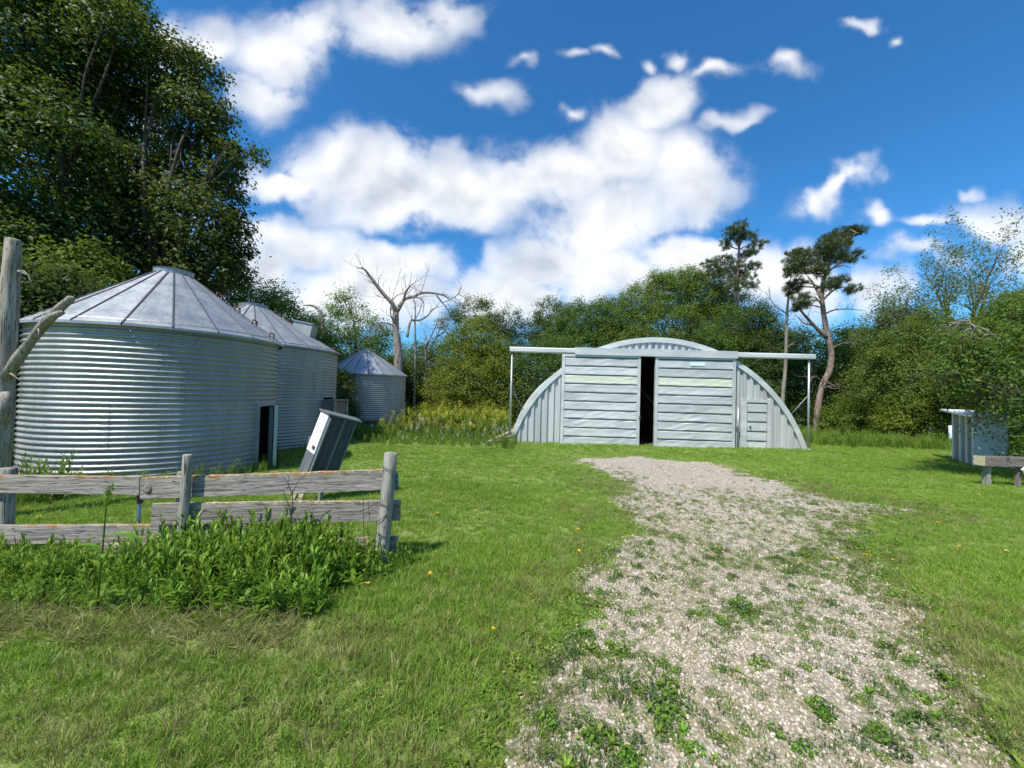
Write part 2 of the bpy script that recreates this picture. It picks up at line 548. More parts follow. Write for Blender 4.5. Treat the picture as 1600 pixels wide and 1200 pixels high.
# ---------------------------------------------------------------- mesh helpers
class MB:
    """collects faces; build() links them as ONE mesh object"""

    def __init__(self):
        self.v, self.f = [], []

    def add(self, vs, fs):
        o = len(self.v)
        self.v += [tuple(p) for p in vs]
        self.f += [tuple(i + o for i in f) for f in fs]
        return self

    def box(self, x0, x1, y0, y1, z0, z1):
        vs = [(x, y, z) for z in (z0, z1) for y in (y0, y1) for x in (x0, x1)]
        return self.add(vs, [(0, 2, 3, 1), (4, 5, 7, 6), (0, 1, 5, 4), (2, 6, 7, 3), (0, 4, 6, 2), (1, 3, 7, 5)])

    def bar(self, a, b_, w, h, up=(0, 0, 1)):
        """a squared bar from a to b"""
        a, b_ = Vector(a), Vector(b_)
        d = (b_ - a).normalized()
        s = d.cross(Vector(up))
        s = s.normalized() if s.length > 1e-5 else Vector((1, 0, 0))
        u = s.cross(d)
        vs = [p + s * i * w / 2 + u * j * h / 2 for p in (a, b_) for (i, j) in ((-1, -1), (1, -1), (1, 1), (-1, 1))]
        return self.add(vs, [(3, 2, 1, 0), (4, 5, 6, 7), (0, 1, 5, 4), (1, 2, 6, 5), (2, 3, 7, 6), (3, 0, 4, 7)])

    def tube(self, pts, rad, n=8, rough=0.0, cap=True):
        pts = [Vector(p) for p in pts]
        o = len(self.v)
        k = len(pts)
        prev = None
        for i, p in enumerate(pts):
            d = (pts[min(i + 1, k - 1)] - pts[max(i - 1, 0)])
            d = d.normalized() if d.length > 1e-6 else Vector((0, 0, 1))
            if prev is None:
                s = d.cross(Vector((.3, 1, .1)))
                s = s.normalized() if s.length > 1e-3 else Vector((1, 0, 0))
            else:
                s = prev - d * prev.dot(d)
                s = s.normalized() if s.length > 1e-4 else Vector((1, 0, 0))
            prev = s
            u = d.cross(s)
            r = rad[i] if hasattr(rad, '__len__') else rad
            for j in range(n):
                a = 2 * math.pi * j / n
                rr = r * (1 + rough * random.uniform(-1, 1))
                self.v.append(tuple(p + (s * math.cos(a) + u * math.sin(a)) * rr))
        for i in range(k - 1):
            for j in range(n):
                a, b_ = o + i * n + j, o + i * n + (j + 1) % n
                self.f.append((a, b_, b_ + n, a + n))
        if cap:
            self.f.append(tuple(o + j for j in reversed(range(n))))
            self.f.append(tuple(o + (k - 1) * n + j for j in range(n)))
        return self

    def mesh(self, name, mat=None, smooth=False):
        me = bpy.data.meshes.new(name)
        me.from_pydata(self.v, [], self.f)
        if mat:
            me.materials.append(MATS[mat])
        if smooth:
            me.polygons.foreach_set('use_smooth', [True] * len(me.polygons))
        me.update()
        return me

    def build(self, name, mat, parent=None, smooth=False):
        return put(name, self.mesh(name, mat, smooth), parent)


def put(name, me, parent=None, loc=None, rot=None):
    o = bpy.data.objects.new(name, me)
    col.objects.link(o)
    if parent:
        o.parent = parent
    if loc is not None:
        o.location = loc
    if rot is not None:
        o.rotation_euler = rot
    return o


def empty(name, loc=(0, 0, 0), rot=(0, 0, 0)):
    o = bpy.data.objects.new(name, None)
    o.empty_display_size = .2
    col.objects.link(o)
    o.location = loc
    o.rotation_euler = rot
    return o


def tag(o, label=None, cat=None, group=None, kind=None):
    if label:
        o['label'] = label
    if cat:
        o['category'] = cat
    if group:
        o['group'] = group
    if kind:
        o['kind'] = kind
    return o


def np_mesh(name, V, quads, mat, tint=None, smooth=False):
    """quads: (n,4) or (n,3) index array"""
    me = bpy.data.meshes.new(name)
    V = np.ascontiguousarray(V, dtype=np.float32)
    Q = np.ascontiguousarray(quads, dtype=np.int32)
    k = Q.shape[1]
    me.vertices.add(len(V))
    me.vertices.foreach_set('co', V.ravel())
    me.loops.add(Q.size)
    me.loops.foreach_set('vertex_index', Q.ravel())
    me.polygons.add(len(Q))
    me.polygons.foreach_set('loop_start', np.arange(0, Q.size, k, dtype=np.int32))
    if smooth:
        me.polygons.foreach_set('use_smooth', np.ones(len(Q), dtype=bool))
    me.update(calc_edges=True)
    if tint is not None:
        a = me.attributes.new('tint', 'FLOAT', 'POINT')
        a.data.foreach_set('value', np.ascontiguousarray(tint, dtype=np.float32))
    me.materials.append(MATS[mat])
    return me


def vnoise(x, y, s, seed=0):
    """smooth value noise, 0..1, for numpy arrays"""
    x = np.asarray(x, dtype=float) * s + 137.3 + seed * 17.1
    y = np.asarray(y, dtype=float) * s + 71.7 + seed * 5.3
    xi, yi = np.floor(x).astype(np.int64), np.floor(y).astype(np.int64)
    fx, fy = x - xi, y - yi
    fx, fy = fx * fx * (3 - 2 * fx), fy * fy * (3 - 2 * fy)

    def h(a, b_):
        n = (a * 374761393 + b_ * 668265263 + seed * 974634) & 0x7fffffff
        n = ((n ^ (n >> 13)) * 1274126177) & 0x7fffffff
        return ((n ^ (n >> 16)) & 0xffff) / 65535.0
    return (h(xi, yi) * (1 - fx) + h(xi + 1, yi) * fx) * (1 - fy) + (h(xi, yi + 1) * (1 - fx) + h(xi + 1, yi + 1) * fx) * fy


def fbm(x, y, s, seed=0, o=4):
    a, v, n = .5, 0, 0
    for i in range(o):
        v = v + a * vnoise(x, y, s * 2 ** i, seed + i)
        n += a
        a *= .55
    return v / n


# ---------------------------------------------------------------- ground
def gz(x, y):
    x, y = np.asarray(x, float), np.asarray(y, float)
    yy = np.clip(y, -20, 42)
    return -SLOPE * yy + (fbm(x, y, .35, 3, 3) - .5) * .07 * np.clip(y / 5, .3, 1)


def gzf(x, y):
    return float(gz(x, y))


xs = np.unique(np.concatenate([np.linspace(-700, -60, 12), np.linspace(-60, -24, 19), np.linspace(-24, 24, 193), np.linspace(24, 60, 19), np.linspace(60, 700, 12)]))
ys = np.unique(np.concatenate([np.linspace(-120, -4, 12), np.linspace(-4, 26, 151), np.linspace(26, 70, 23), np.linspace(70, 900, 14)]))
X, Y = np.meshgrid(xs, ys)
V = np.stack([X.ravel(), Y.ravel(), gz(X, Y).ravel()], 1)
nx, ny = len(xs), len(ys)
I = np.arange(nx * ny).reshape(ny, nx)
Q = np.stack([I[:-1, :-1].ravel(), I[:-1, 1:].ravel(), I[1:, 1:].ravel(), I[1:, :-1].ravel()], 1)
ground = put('ground', np_mesh('ground', V, Q, 'turf_soil', smooth=True))
tag(ground, kind='structure')

# the gravel drive: outline as it lies on the ground
OUT = [(905, 718), (960, 740), (1012, 762), (950, 776), (985, 812), (1015, 836), (960, 868), (905, 905), (925, 960), (888, 1010),
       (850, 1085), (800, 1190), (745, 1400), (1700, 1400), (1555, 1150), (1490, 1040), (1448, 985), (1400, 930), (1362, 880), (1318, 838), (1330, 812),
       (1420, 797), (1300, 784), (1235, 764), (1170, 744), (1110, 724), (1000, 715)]
POLY = np.array([tuple(on_ground(*p))[:2] for p in OUT])


def poly_sd(x, y):
    """signed distance to the outline, positive inside"""
    x, y = np.asarray(x, float), np.asarray(y, float)
    d = np.full(x.shape, 1e9)
    ins = np.zeros(x.shape, bool)
    n = len(POLY)
    for i in range(n):
        ax, ay = POLY[i]
        bx, by = POLY[(i + 1) % n]
        ex, ey = bx - ax, by - ay
        tt = np.clip(((x - ax) * ex + (y - ay) * ey) / (ex * ex + ey * ey), 0, 1)
        d = np.minimum(d, np.hypot(x - ax - tt * ex, y - ay - tt * ey))
        c = ((ay > y) != (by > y)) & (x < (bx - ax) * (y - ay) / (by - ay + 1e-12) + ax)
        ins ^= c
    return np.where(ins, d, -d)


def gravel_amount(x, y):
    """>0 where stone shows: the outline with a ragged, patchy edge"""
    s = poly_sd(x, y)
    rag = (fbm(x, y, 1.6, 21, 4) - .5) * 1.15 + (fbm(x, y, 6, 31, 3) - .5) * .45
    sc = np.clip(y / 6, .45, 1.3)
    return s / sc + rag * .75


cell = .07
gx = np.arange(-1.6, 9.5, cell)
gy = np.arange(0.6, 13.2, cell)
X, Y = np.meshgrid(gx, gy)
A = gravel_amount(X + cell / 2, Y + cell / 2)
nx, ny = len(gx), len(gy)
I = np.arange(nx * ny).reshape(ny, nx)
keep = (A[:-1, :-1] > 0).ravel()
Q = np.stack([I[:-1, :-1].ravel(), I[:-1, 1:].ravel(), I[1:, 1:].ravel(), I[1:, :-1].ravel()], 1)[keep]
jx = X + (fbm(X, Y, 9, 41, 2) - .5) * .08
jy = Y + (fbm(X, Y, 9, 47, 2) - .5) * .08
V = np.stack([jx.ravel(), jy.ravel(), gz(jx, jy).ravel() + .012], 1)
used = np.unique(Q)
remap = np.zeros(len(V), np.int64)
remap[used] = np.arange(len(used))
drive = put('driveway', np_mesh('driveway', V[used], remap[Q], 'gravel_bed', smooth=True))
tag(drive, kind='structure')

# ---------------------------------------------------------------- barn
def build_barn():
    pl, pr = at(795, 690, 16.25), at(1258, 704, 15.75)
    ang = math.atan2(pr.y - pl.y, pr.x - pl.x)
    mid = (pl + pr) / 2
    W = (Vector((pr.x, pr.y, 0)) - Vector((pl.x, pl.y, 0))).length
    a = W / 2
    base = gzf(mid.x, mid.y) - .03
    root = empty('quonset_barn', (mid.x, mid.y, base), (0, R_(.35), ang))
    tag(root, 'grey steel arched quonset barn with wide sliding doors standing ajar', 'barn')
    h = 4.50
    RR = (a * a + h * h) / (2 * h)
    cz = h - RR

    def arc(x, r=RR):
        return cz + math.sqrt(max(r * r - x * x, 0))
    th = math.asin(min(1, a / RR)) if cz <= 0 else math.pi - math.asin(a / RR)
    th = math.acos(-cz / RR)
    # arched roof, ribbed round the arc
    L = 17.0
    ng, ns = 44, 150
    mb = MB()
    for j in range(ns + 1):
        y = L * j / ns
        off = (.0, .06, .06, .0)[j % 4] if 0 < j < ns else 0
        for i in range(ng + 1):
            t_ = -th + 2 * th * i / ng
            r = RR + off - .03
            mb.v.append((r * math.sin(t_), y, cz + r * math.cos(t_)))
    for j in range(ns):
        for i in range(ng):
            k = j * (ng + 1) + i
            mb.f.append((k, k + 1, k + ng + 2, k + ng + 1))
    mb.build('roof', 'barn_rib_metal', root)
    # flange: the end band of the arch
    mb = MB()
    for i in range(ng * 2 + 1):
        t_ = -th + 2 * th * i / (ng * 2)
        for r, y in ((RR + .035, -.14), (RR + .035, .06), (RR - .17, .06), (RR - .17, -.14)):
            mb.v.append((r * math.sin(t_), y, cz + r * math.cos(t_)))
    for i in range(ng * 2):
        for q in range(4):
            k = i * 4
            mb.f.append((k + q, k + (q + 1) % 4, k + 4 + (q + 1) % 4, k + 4 + q))
    mb.build('arch_flange', 'barn_metal', root)
    # back wall and floor
    mb = MB()
    pts = [(a * -1, L - .1, 0)] + [(RR * math.sin(-th + 2 * th * i / 40) * .995, L - .1, cz + RR * .995 * math.cos(-th + 2 * th * i / 40)) for i in range(41)]
    mb.add(pts, [tuple(range(len(pts)))])
    mb.build('back_wall', 'barn_rib_metal', root)
    MB().box(-a + .1, a - .1, .1, L - .2, -.3, .045).build('floor', 'dirt_floor', root)
    # gable of upright ribbed sheets
    DX0, DX1 = -3.95, 3.24
    pitch = .272
    prof = ((0, 0), (.055, 0), (.075, -.085), (.185, -.085), (.205, 0), (pitch + .004, 0))

    def strip(x0, z0f, z1f):
        mb = MB()
        for (dx, dy) in prof:
            x = x0 + dx
            z1 = z1f(x)
            z0 = min(z0f, z1)
            mb.v += [(x, dy, z0), (x, dy, z1)]
        for i in range(len(prof) - 1):
            mb.f.append((i * 2, i * 2 + 2, i * 2 + 3, i * 2 + 1))
        return mb

    def top(x):
        return arc(x, RR - .03) if abs(x) < RR - .05 else 0
    WX0, WX1, WZ = 3.54, 4.62, 2.08         # walk-door opening
    x = -a + .02
    while x < DX0 + .25:
        strip(x, -.1, top).build('gable_sheet', 'barn_rib_metal', root)
        x += pitch
    x = 2.9
    while x < a - .02:
        xm = x + pitch / 2
        if WX0 < xm < WX1:
            strip(x, WZ, top).build('gable_sheet', 'barn_rib_metal', root)
        else:
            strip(x, -.1, top).build('gable_sheet', 'barn_rib_metal', root)
        x += pitch
    x = DX0 + .25
    while x < 2.9:
        strip(x, 3.73, top).build('gable_sheet', 'barn_rib_metal', root)
        x += pitch

    # sliding doors
    def door(x0, x1, hh, name, lab):
        n = 10
        d = MB().box(x0 + .05, x1 - .05, -.20, -.165, .03, hh - .03).build(name, 'old_grey_metal', root)
        d['label'] = lab
        for (u0, u1) in ((x0, x0 + .12), (x1 - .12, x1)):
            MB().box(u0, u1, -.29, -.15, 0, hh).build('door_stile', 'barn_metal', d)
        MB().box(x0 + .122, x1 - .122, -.285, -.155, hh - .10, hh - .002).build('door_rail', 'barn_metal', d)
        ph = (hh - .12) / n
        for i in range(n):
            z0 = .02 + i * ph
            z1 = z0 + ph - .052
            mb = MB()
            sec = ((-.20, z0), (-.270, z0 + .004), (-.274, z0 + .03), (-.268, (z0 + z1) / 2), (-.270, z1 - .03), (-.266, z1 - .004), (-.20, z1))
            nseg = 10
            dent = random.uniform(-1, 1)
            for q in range(nseg + 1):
                xx = x0 + .125 + (x1 - x0 - .25) * q / nseg
                for k, (yy, z) in enumerate(sec):
                    wob = .007 * math.sin(q * 1.7 + i * 2.1 + dent) + random.uniform(-.005, .005) + (.012 if (i < 4 and random.random() < .18) else 0)
                    mb.v.append((xx, yy + (wob if 0 < k < 6 else 0), z + (.004 * math.sin(q * .9 + i) if 0 < k < 6 else 0)))
            m_ = len(sec)
            for q in range(nseg):
                for k in range(m_ - 1):
                    s_ = q * m_ + k
                    mb.f.append((s_, s_ + m_, s_ + m_ + 1, s_ + 1))
            o = mb.build('door_panel', 'fibreglass_panel' if i == n - 3 else 'barn_metal', d)
            if i == n - 3:
                o['label'] = 'pale green fibreglass strip in the sliding door'
        MB().box(x1 - .03, x1 + .03, -.32, -.28, 1.15, 1.25).build('door_latch', 'rust', d) if x0 < -1 else None
        return d
    hh = 3.74
    door(-3.93, -.72, hh, 'sliding_door', 'left sliding door of ten horizontal steel panels')
    d2 = door(-.12, 3.10, hh, 'sliding_door', 'right sliding door of ten horizontal steel panels with a small plaque')
    pq = MB().box(1.28, 1.86, -.30, -.27, hh - .36, hh - .22).build('plaque', 'plaque', d2)
    # door track housing: a thick middle box and thinner ends carried out on posts
    MB().box(-3.42, 3.13, -.36, -.06, hh - .02, hh + .27).build('track_cover', 'barn_metal', root)
    for (x0, x1) in ((-a - .06, -3.424), (3.134, a + .16)):
        mb = MB()
        sec = ((-.31, hh + .035), (-.325, hh + .06), (-.325, hh + .20), (-.30, hh + .235), (-.10, hh + .235), (-.08, hh + .21), (-.08, hh + .035))
        n = len(sec)
        for xx in (x0, x1):
            mb.v += [(xx, y_, z_) for (y_, z_) in sec]
        for k in range(n):
            mb.f.append((k, n + k, n + (k + 1) % n, (k + 1) % n))
        mb.f += [tuple(range(n)), tuple(reversed(range(n, 2 * n)))]
        mb.build('track_arm', 'barn_metal', root)
    for (xp, s) in ((-a + .04, 1), (a - .02, -1)):
        MB().tube([(xp, -.2, -.1), (xp, -.2, hh + .05)], .042, 10).build('track_post', 'galvanized_pipe', root, True)
        MB().tube([(xp, -.16, 2.3), (xp + s * .62, .35, 0.9 + .25)], .024, 6).build('brace', 'old_grey_metal', root, True)
        MB().tube([(xp, -.2, -.15), (xp, -.2, .12), (xp, -.2, .17)], [.13, .12, .08], 10, .08).build('footing', 'concrete', root)
    # walk door in the right of the gable
    fr = MB()
    fr.box(WX0 - .115, WX0 + .13, -.09, .04, -.05, WZ + .0)
    fr.box(WX1 - .13, WX1, -.09, .04, -.05, WZ)
    fr.box(WX0 + .132, WX1 - .132, -.088, .038, WZ - .12, WZ - .002)
    wd = fr.build('walk_door', 'barn_metal', root)
    MB().box(WX0 + .135, WX1 - .135, -.03, .0, 0, WZ - .125).build('door_leaf', 'old_grey_metal', wd)
    n = 5
    ph = (WZ - .13) / n
    for i in range(n):
        z0 = .01 + i * ph
        mb = MB()
        x0, x1 = WX0 + .16, WX1 - .16
        mb.add([(x0, -.03, z0), (x1, -.03, z0), (x1, -.075, z0 + .02), (x0, -.075, z0 + .02), (x0, -.07, z0 + ph - .065), (x1, -.07, z0 + ph - .065), (x1, -.03, z0 + ph - .055), (x0, -.03, z0 + ph - .055)],
               [(0, 1, 2, 3), (3, 2, 5, 4), (4, 5, 6, 7), (0, 3, 4, 7), (1, 6, 5, 2)])
        mb.build('door_panel', 'barn_metal', wd)
    MB().tube([(WX0 + .25, -.07, .96), (WX0 + .25, -.11, .96), (WX0 + .25, -.13, .96)], [.02, .02, .045], 8).build('door_knob', 'old_dark_metal', wd, True)
    MB().tube([(3.30, -.12, -.05), (3.30, -.12, 1.75)], .035, 8).build('conduit_pipe', 'galvanized_pipe', root, True)
    MB().box(3.255, 3.345, -.17, -.09, .75, .95).build('switch_box', 'old_grey_metal', root)
    return root


barn = build_barn()

# planks heaped by the left foot of the barn
def loose_plank(p0, p1, w, h, mat, label, lift):
    a, b_ = Vector(p0), Vector(p1)
    c = (a + b_) / 2
    o = MB()
    L = (b_ - a).length
    o.box(-L / 2, L / 2, -w / 2, w / 2, -h / 2, h / 2)
    ob = o.build('loose_plank', mat)
    d = (b_ - a).normalized()
    ob.rotation_euler = d.to_track_quat('X', 'Z').to_euler()
    ob.location = c
    tag(ob, label, 'plank', 'planks heaped beside the barn')
    return ob


pg = at(786, 686, 16.0)
g0 = gzf(pg.x, pg.y)
loose_plank((pg.x - .55, pg.y - .15, g0 + .05), (pg.x + .45, pg.y + .5, g0 + .48), .22, .05, 'red_plank', 'reddish plank propped against the foot of the arched barn', 0)
loose_plank((pg.x - .35, pg.y - .35, g0 + .04), (pg.x + .5, pg.y + .2, g0 + .33), .2, .05, 'board_wood_plain', 'grey plank lying in front of the reddish one beside the barn', 0)
loose_plank((pg.x - .6, pg.y - .3, g0 + .05), (pg.x - .15, pg.y - .05, g0 + .09), .16, .06, 'white_paint', 'short white painted board lying in the grass beside the barn', 0)


# ---------------------------------------------------------------- grain bins
CORR = .1016


def grain_bin(cx, cy, R, Hw, rise, door_ang, door_w, label, ladder=None, npan=20, cap_r=.36, lid_open=None, rings=4, door_rings=2):
    base = gzf(cx, cy) - .05
    root = empty('grain_bin', (cx, cy, base))
    tag(root, label, 'grain bin', 'galvanized grain bins')
    ncor = round(Hw / CORR)
    per = ncor / rings
    nsheet = 5
    segs = 18
    dw = door_w / R
    for k in range(rings):
        z0, z1 = Hw * k / rings, Hw * (k + 1) / rings
        nv = int(per * 6)
        start = door_ang + dw / 2 + .002 if k < door_rings else door_ang + .33 * (k % 3) + .5 * k
        span = (2 * math.pi - dw - .004) if k < door_rings else 2 * math.pi
        for s in range(nsheet):
            a0 = start + span * s / nsheet
            a1 = start + span * (s + 1) / nsheet + (.03 if (s < nsheet - 1 or k >= door_rings) else 0)
            mb = MB()
            lap = .0016 * ((s % 2) * 2 - 1) + .0018 * ((k % 2) * 2 - 1)
            dent = [random.gauss(0, .0035) for _ in range(segs + 1)]
            for j in range(nv + 1):
                z = z0 + (z1 - z0 + (.02 if k < rings - 1 else 0)) * j / nv
                w = math.sin(2 * math.pi * z / CORR)
                for i in range(segs + 1):
                    an = a0 + (a1 - a0) * i / segs
                    r = R + 0.019 * w + lap + dent[i] * math.sin(math.pi * j / nv)
                    mb.v.append((r * math.cos(an), r * math.sin(an), z))
            for j in range(nv):
                for i in range(segs):
                    q = j * (segs + 1) + i
                    mb.f.append((q, q + 1, q + segs + 2, q + segs + 1))
            sh = mb.build('wall_sheet', 'galvanized_wall', root, smooth=True)
            # bolts down the lap of the sheet
            bm_ = MB()
            nb = int((z1 - z0) / CORR)
            for q in range(nb):
                zz = z0 + (q + .25) * CORR
                for da in (.004, .022):
                    an = a0 + da
                    c, s_ = math.cos(an), math.sin(an)
                    r = R + .022
                    tx, ty = -s_ * .009, c * .009
                    bm_.add([(r * c - tx, r * s_ - ty, zz - .009), (r * c + tx, r * s_ + ty, zz - .009), (r * c + tx, r * s_ + ty, zz + .009), (r * c - tx, r * s_ - ty, zz + .009), ((r + .008) * c, (r + .008) * s_, zz)],
                            [(0, 1, 4), (1, 2, 4), (2, 3, 4), (3, 0, 4)])
            bo = bm_.build('bolt_row', 'old_dark_metal', sh)
            bo['kind'] = 'stuff'
    # roof: radial panels with a raised seam on one side
    over = .11
    ze = Hw - .03
    ang = 2 * math.pi / npan
    ro = R + over
    sl = rise / (R - cap_r)
    zo = ze + .02 - over * sl

    def rp(r, an, dz=0):
        return (r * math.cos(an), r * math.sin(an), zo + (ro - r) * sl + dz)
    pan = MB()
    nr = 5
    for i in range(nr + 1):
        r = ro + (cap_r * .9 - ro) * i / nr
        for j in range(4):
            an = ang * j / 3
            sag = -.012 * math.sin(math.pi * j / 3) * math.sin(math.pi * (i + .4) / nr)
            pan.v.append(rp(r, an, sag))
    for i in range(nr):
        for j in range(3):
            q = i * 4 + j
            pan.f.append((q, q + 1, q + 5, q + 4))
    # turned-down lip at the eave
    o = len(pan.v)
    for j in range(4):
        an = ang * j / 3
        x, y, z = rp(ro, an)
        pan.v.append((x, y, z - .05))
    for j in range(3):
        pan.f.append((o + j, o + j + 1, j + 1, j))
    pme = pan.mesh('roof_panel', 'galvanized_roof')
    seam = MB()
    for i in range(nr + 1):
        r = ro + .004 + (cap_r * .9 - ro) * i / nr
        for (da, dz) in ((-.016, .0), (-.009, .022), (.009, .022), (.016, .0)):
            x, y, z = rp(r, 0, dz)
            seam.v.append((x, y + da, z))
    for i in range(nr):
        for j in range(3):
            q = i * 4 + j
            seam.f.append((q, q + 1, q + 5, q + 4))
    seam.f.append((3, 2, 1, 0))
    sme = seam.mesh('seam', 'old_dark_metal')
    for k in range(npan):
        p = put('roof_panel', pme, root, rot=(random.uniform(-.004, .004), random.uniform(-.004, .004), ang * k + .11))
        put('seam', sme, p)
    zt = zo + (ro - cap_r) * sl
    MB().tube([(0, 0, zt - .06), (0, 0, zt + .10), (0, 0, zt + .115), (0, 0, zt + .13)], [cap_r, cap_r, cap_r + .02, cap_r - .05], 20).build('roof_cap', 'galvanized_roof', root)
    # dark eave ring under the overhang
    return root, base


def bin_door(root, base, R, ang, w, h, swing, warped=True):
    """door frame with the leaf hanging open"""
    fr = MB()
    for s in (-1, 1):
        an = ang + s * (w / 2 + .02) / R
        c, sn = math.cos(an), math.sin(an)
        fr.bar(((R + .015) * c, (R + .015) * sn, 0), ((R + .015) * c, (R + .015) * sn, h), .06, .09, (c, sn, 0))
    c, sn = math.cos(ang), math.sin(ang)
    tx, ty = -sn, c
    p = Vector(((R + .005) * c, (R + .005) * sn, h - .02))
    fr.bar(p - Vector((tx, ty, 0)) * w / 2, p + Vector((tx, ty, 0)) * w / 2, .05, .07)
    f = fr.build('door_frame', 'galvanized_pipe', root)
    hinge = Vector(((R + .05) * math.cos(ang + w / 2 / R), (R + .05) * math.sin(ang + w / 2 / R), 0))
    lf = MB()
    n = 6
    for i in range(n + 1):
        for j in range(9):
            u, z = w * .95 * i / n, .12 + (h - .16) * j / 8
            bend = (.10 * (1 - j / 8) ** 2) * (i / n) if warped else 0
            lf.v.append((u, bend + .012 * (i % 2), z))
    for i in range(n):
        for j in range(8):
            q = i * 9 + j
            lf.f.append((q, q + 9, q + 10, q + 1))
    leaf = lf.build('door_leaf', 'galvanized_wall', root)
    leaf.location = hinge
    leaf.rotation_euler = (0, 0, ang - math.pi / 2 + swing)
    ed = MB()
    ed.box(w * .95 - .04, w * .95, -.035, .035, .10, h - .03)
    ed.box(0, w * .95 - .042, -.03, .03, h - .08, h - .032)
    ed.build('leaf_edge', 'galvanized_pipe', leaf)
    return leaf


C1 = (-7.92, 8.88)
b1, z1b = grain_bin(*C1, 2.13, 3.10, 1.36, R_(5.5), .58, 'large grain bin nearest the camera with its narrow door hanging open')
bin_door(b1, z1b, 2.13, R_(5.5), .58, 1.53, R_(33))
C2 = (-9.35, 13.75)
b2, z2b = grain_bin(*C2, 2.80, 3.46, 1.42, R_(2), .75, 'wide grain bin in the middle with a raised roof hatch, half hidden behind the nearest', npan=24, cap_r=.45)
C3 = (-8.05, 21.1)
b3, z3b = grain_bin(*C3, 2.13, 3.10, 1.22, R_(14), .70, 'small distant grain bin beside the dead tree with a low unloading chute', npan=20)

# bits on the bins: roof ladder and hatch edge rusted on the right of bin one
def roof_rungs(root, R, Hw, rise, ang, cap_r, n=5):
    sl = rise / (R - cap_r)
    c, s = math.cos(ang), math.sin(ang)
    for k in range(n):
        r = R - .05 - (R - cap_r - .25) * k / n
        z = Hw + (R - r) * sl + .05
        w = .13
        p = Vector((r * c, r * s, z))
        tv = Vector((-s, c, 0))
        MB().tube([p - tv * w - Vector((0, 0, .06)), p - tv * w + Vector((0, 0, .05)), p + tv * w + Vector((0, 0, .05)), p + tv * w - Vector((0, 0, .06))], .016, 6).build('roof_rung', 'rust', root, True)


roof_rungs(b1, 2.13, 3.10, 1.36, R_(14), .36, 4)
roof_rungs(b2, 2.80, 3.46, 1.42, R_(14), .45, 4)
# raised hatch on the roof of the middle bin
hx = MB()
hx.box(-.32, .32, -.28, .28, -.32, .26)
ht = hx.build('roof_hatch', 'galvanized_wall', b2)
ra = R_(8)
ht.location = (1.75 * math.cos(ra), 1.75 * math.sin(ra), 3.46 + (2.8 - 1.75) * 1.42 / 2.35 + .04)
ht.rotation_euler = (0, R_(10), ra)
MB().box(-.36, .36, -.32, .32, .262, .292).build('hatch_lid', 'galvanized_roof', ht)
# timber door box standing out of the middle bin
dbx = MB()
for (x0, x1, y0, y1) in ((.0, .42, -.46, -.40), (.0, .42, .40, .46)):
    dbx.box(x0, x1, y0, y1, 0, 1.62)
db = dbx.build('door_box', 'dark_timber', b2)
db.location = (2.80, .1, 0)
MB().box(-.02, .46, -.47, .47, 1.622, 1.67).build('door_box_roof', 'old_grey_metal', db)
for k in range(5):
    MB().box(.36, .40, -.385 + k * .156, -.385 + k * .156 + .145, .85, 1.60).build('slat', 'dark_timber', db)
for y_ in (-.49, .49):
    MB().box(.40, .46, y_ - .03, y_ + .03, 0, 1.66).build('door_jamb', 'post_wood', db)
# door strip of the far bin and its unloading chute
for s in (-1, 1):
    an = R_(14) + s * .19
    c, sn = math.cos(an), math.sin(an)
    MB().bar((2.15 * c, 2.15 * sn, 0), (2.15 * c, 2.15 * sn, 1.55), .09, .06, (c, sn, 0)).build('door_frame', 'galvanized_pipe', b3)
lfm = MB()
for k in range(2):
    lfm.box(-.012 + .02 * k, .008 + .02 * k, -.33, .33, .02 + .75 * k, .76 + .75 * k)
lf = lfm.build('door_leaf', 'galvanized_wall', b3)
lf.location = (2.09 * math.cos(R_(14)), 2.09 * math.sin(R_(14)), 0)
lf.rotation_euler = (0, 0, R_(14))
ca = R_(-60)
ch = empty('chute_mount')
ch.parent = b3
MB().box(-.16, .30, -.16, .16, .28, .62).build('chute', 'old_dark_metal', b3)
chute = [o for o in b3.children if o.name.startswith('chute') and o.type == 'MESH'][0]
bpy.data.objects.remove(ch)
chute.location = (2.13 * math.cos(ca), 2.13 * math.sin(ca), 0)
chute.rotation_euler = (0, 0, ca)
MB().box(-.05, .42, -.42, .42, .63, .67).build('chute_hood', 'old_dark_metal', chute)
MB().box(.302, .32, -.07, .07, .36, .52).build('chute_gate', 'galvanized_pipe', chute)

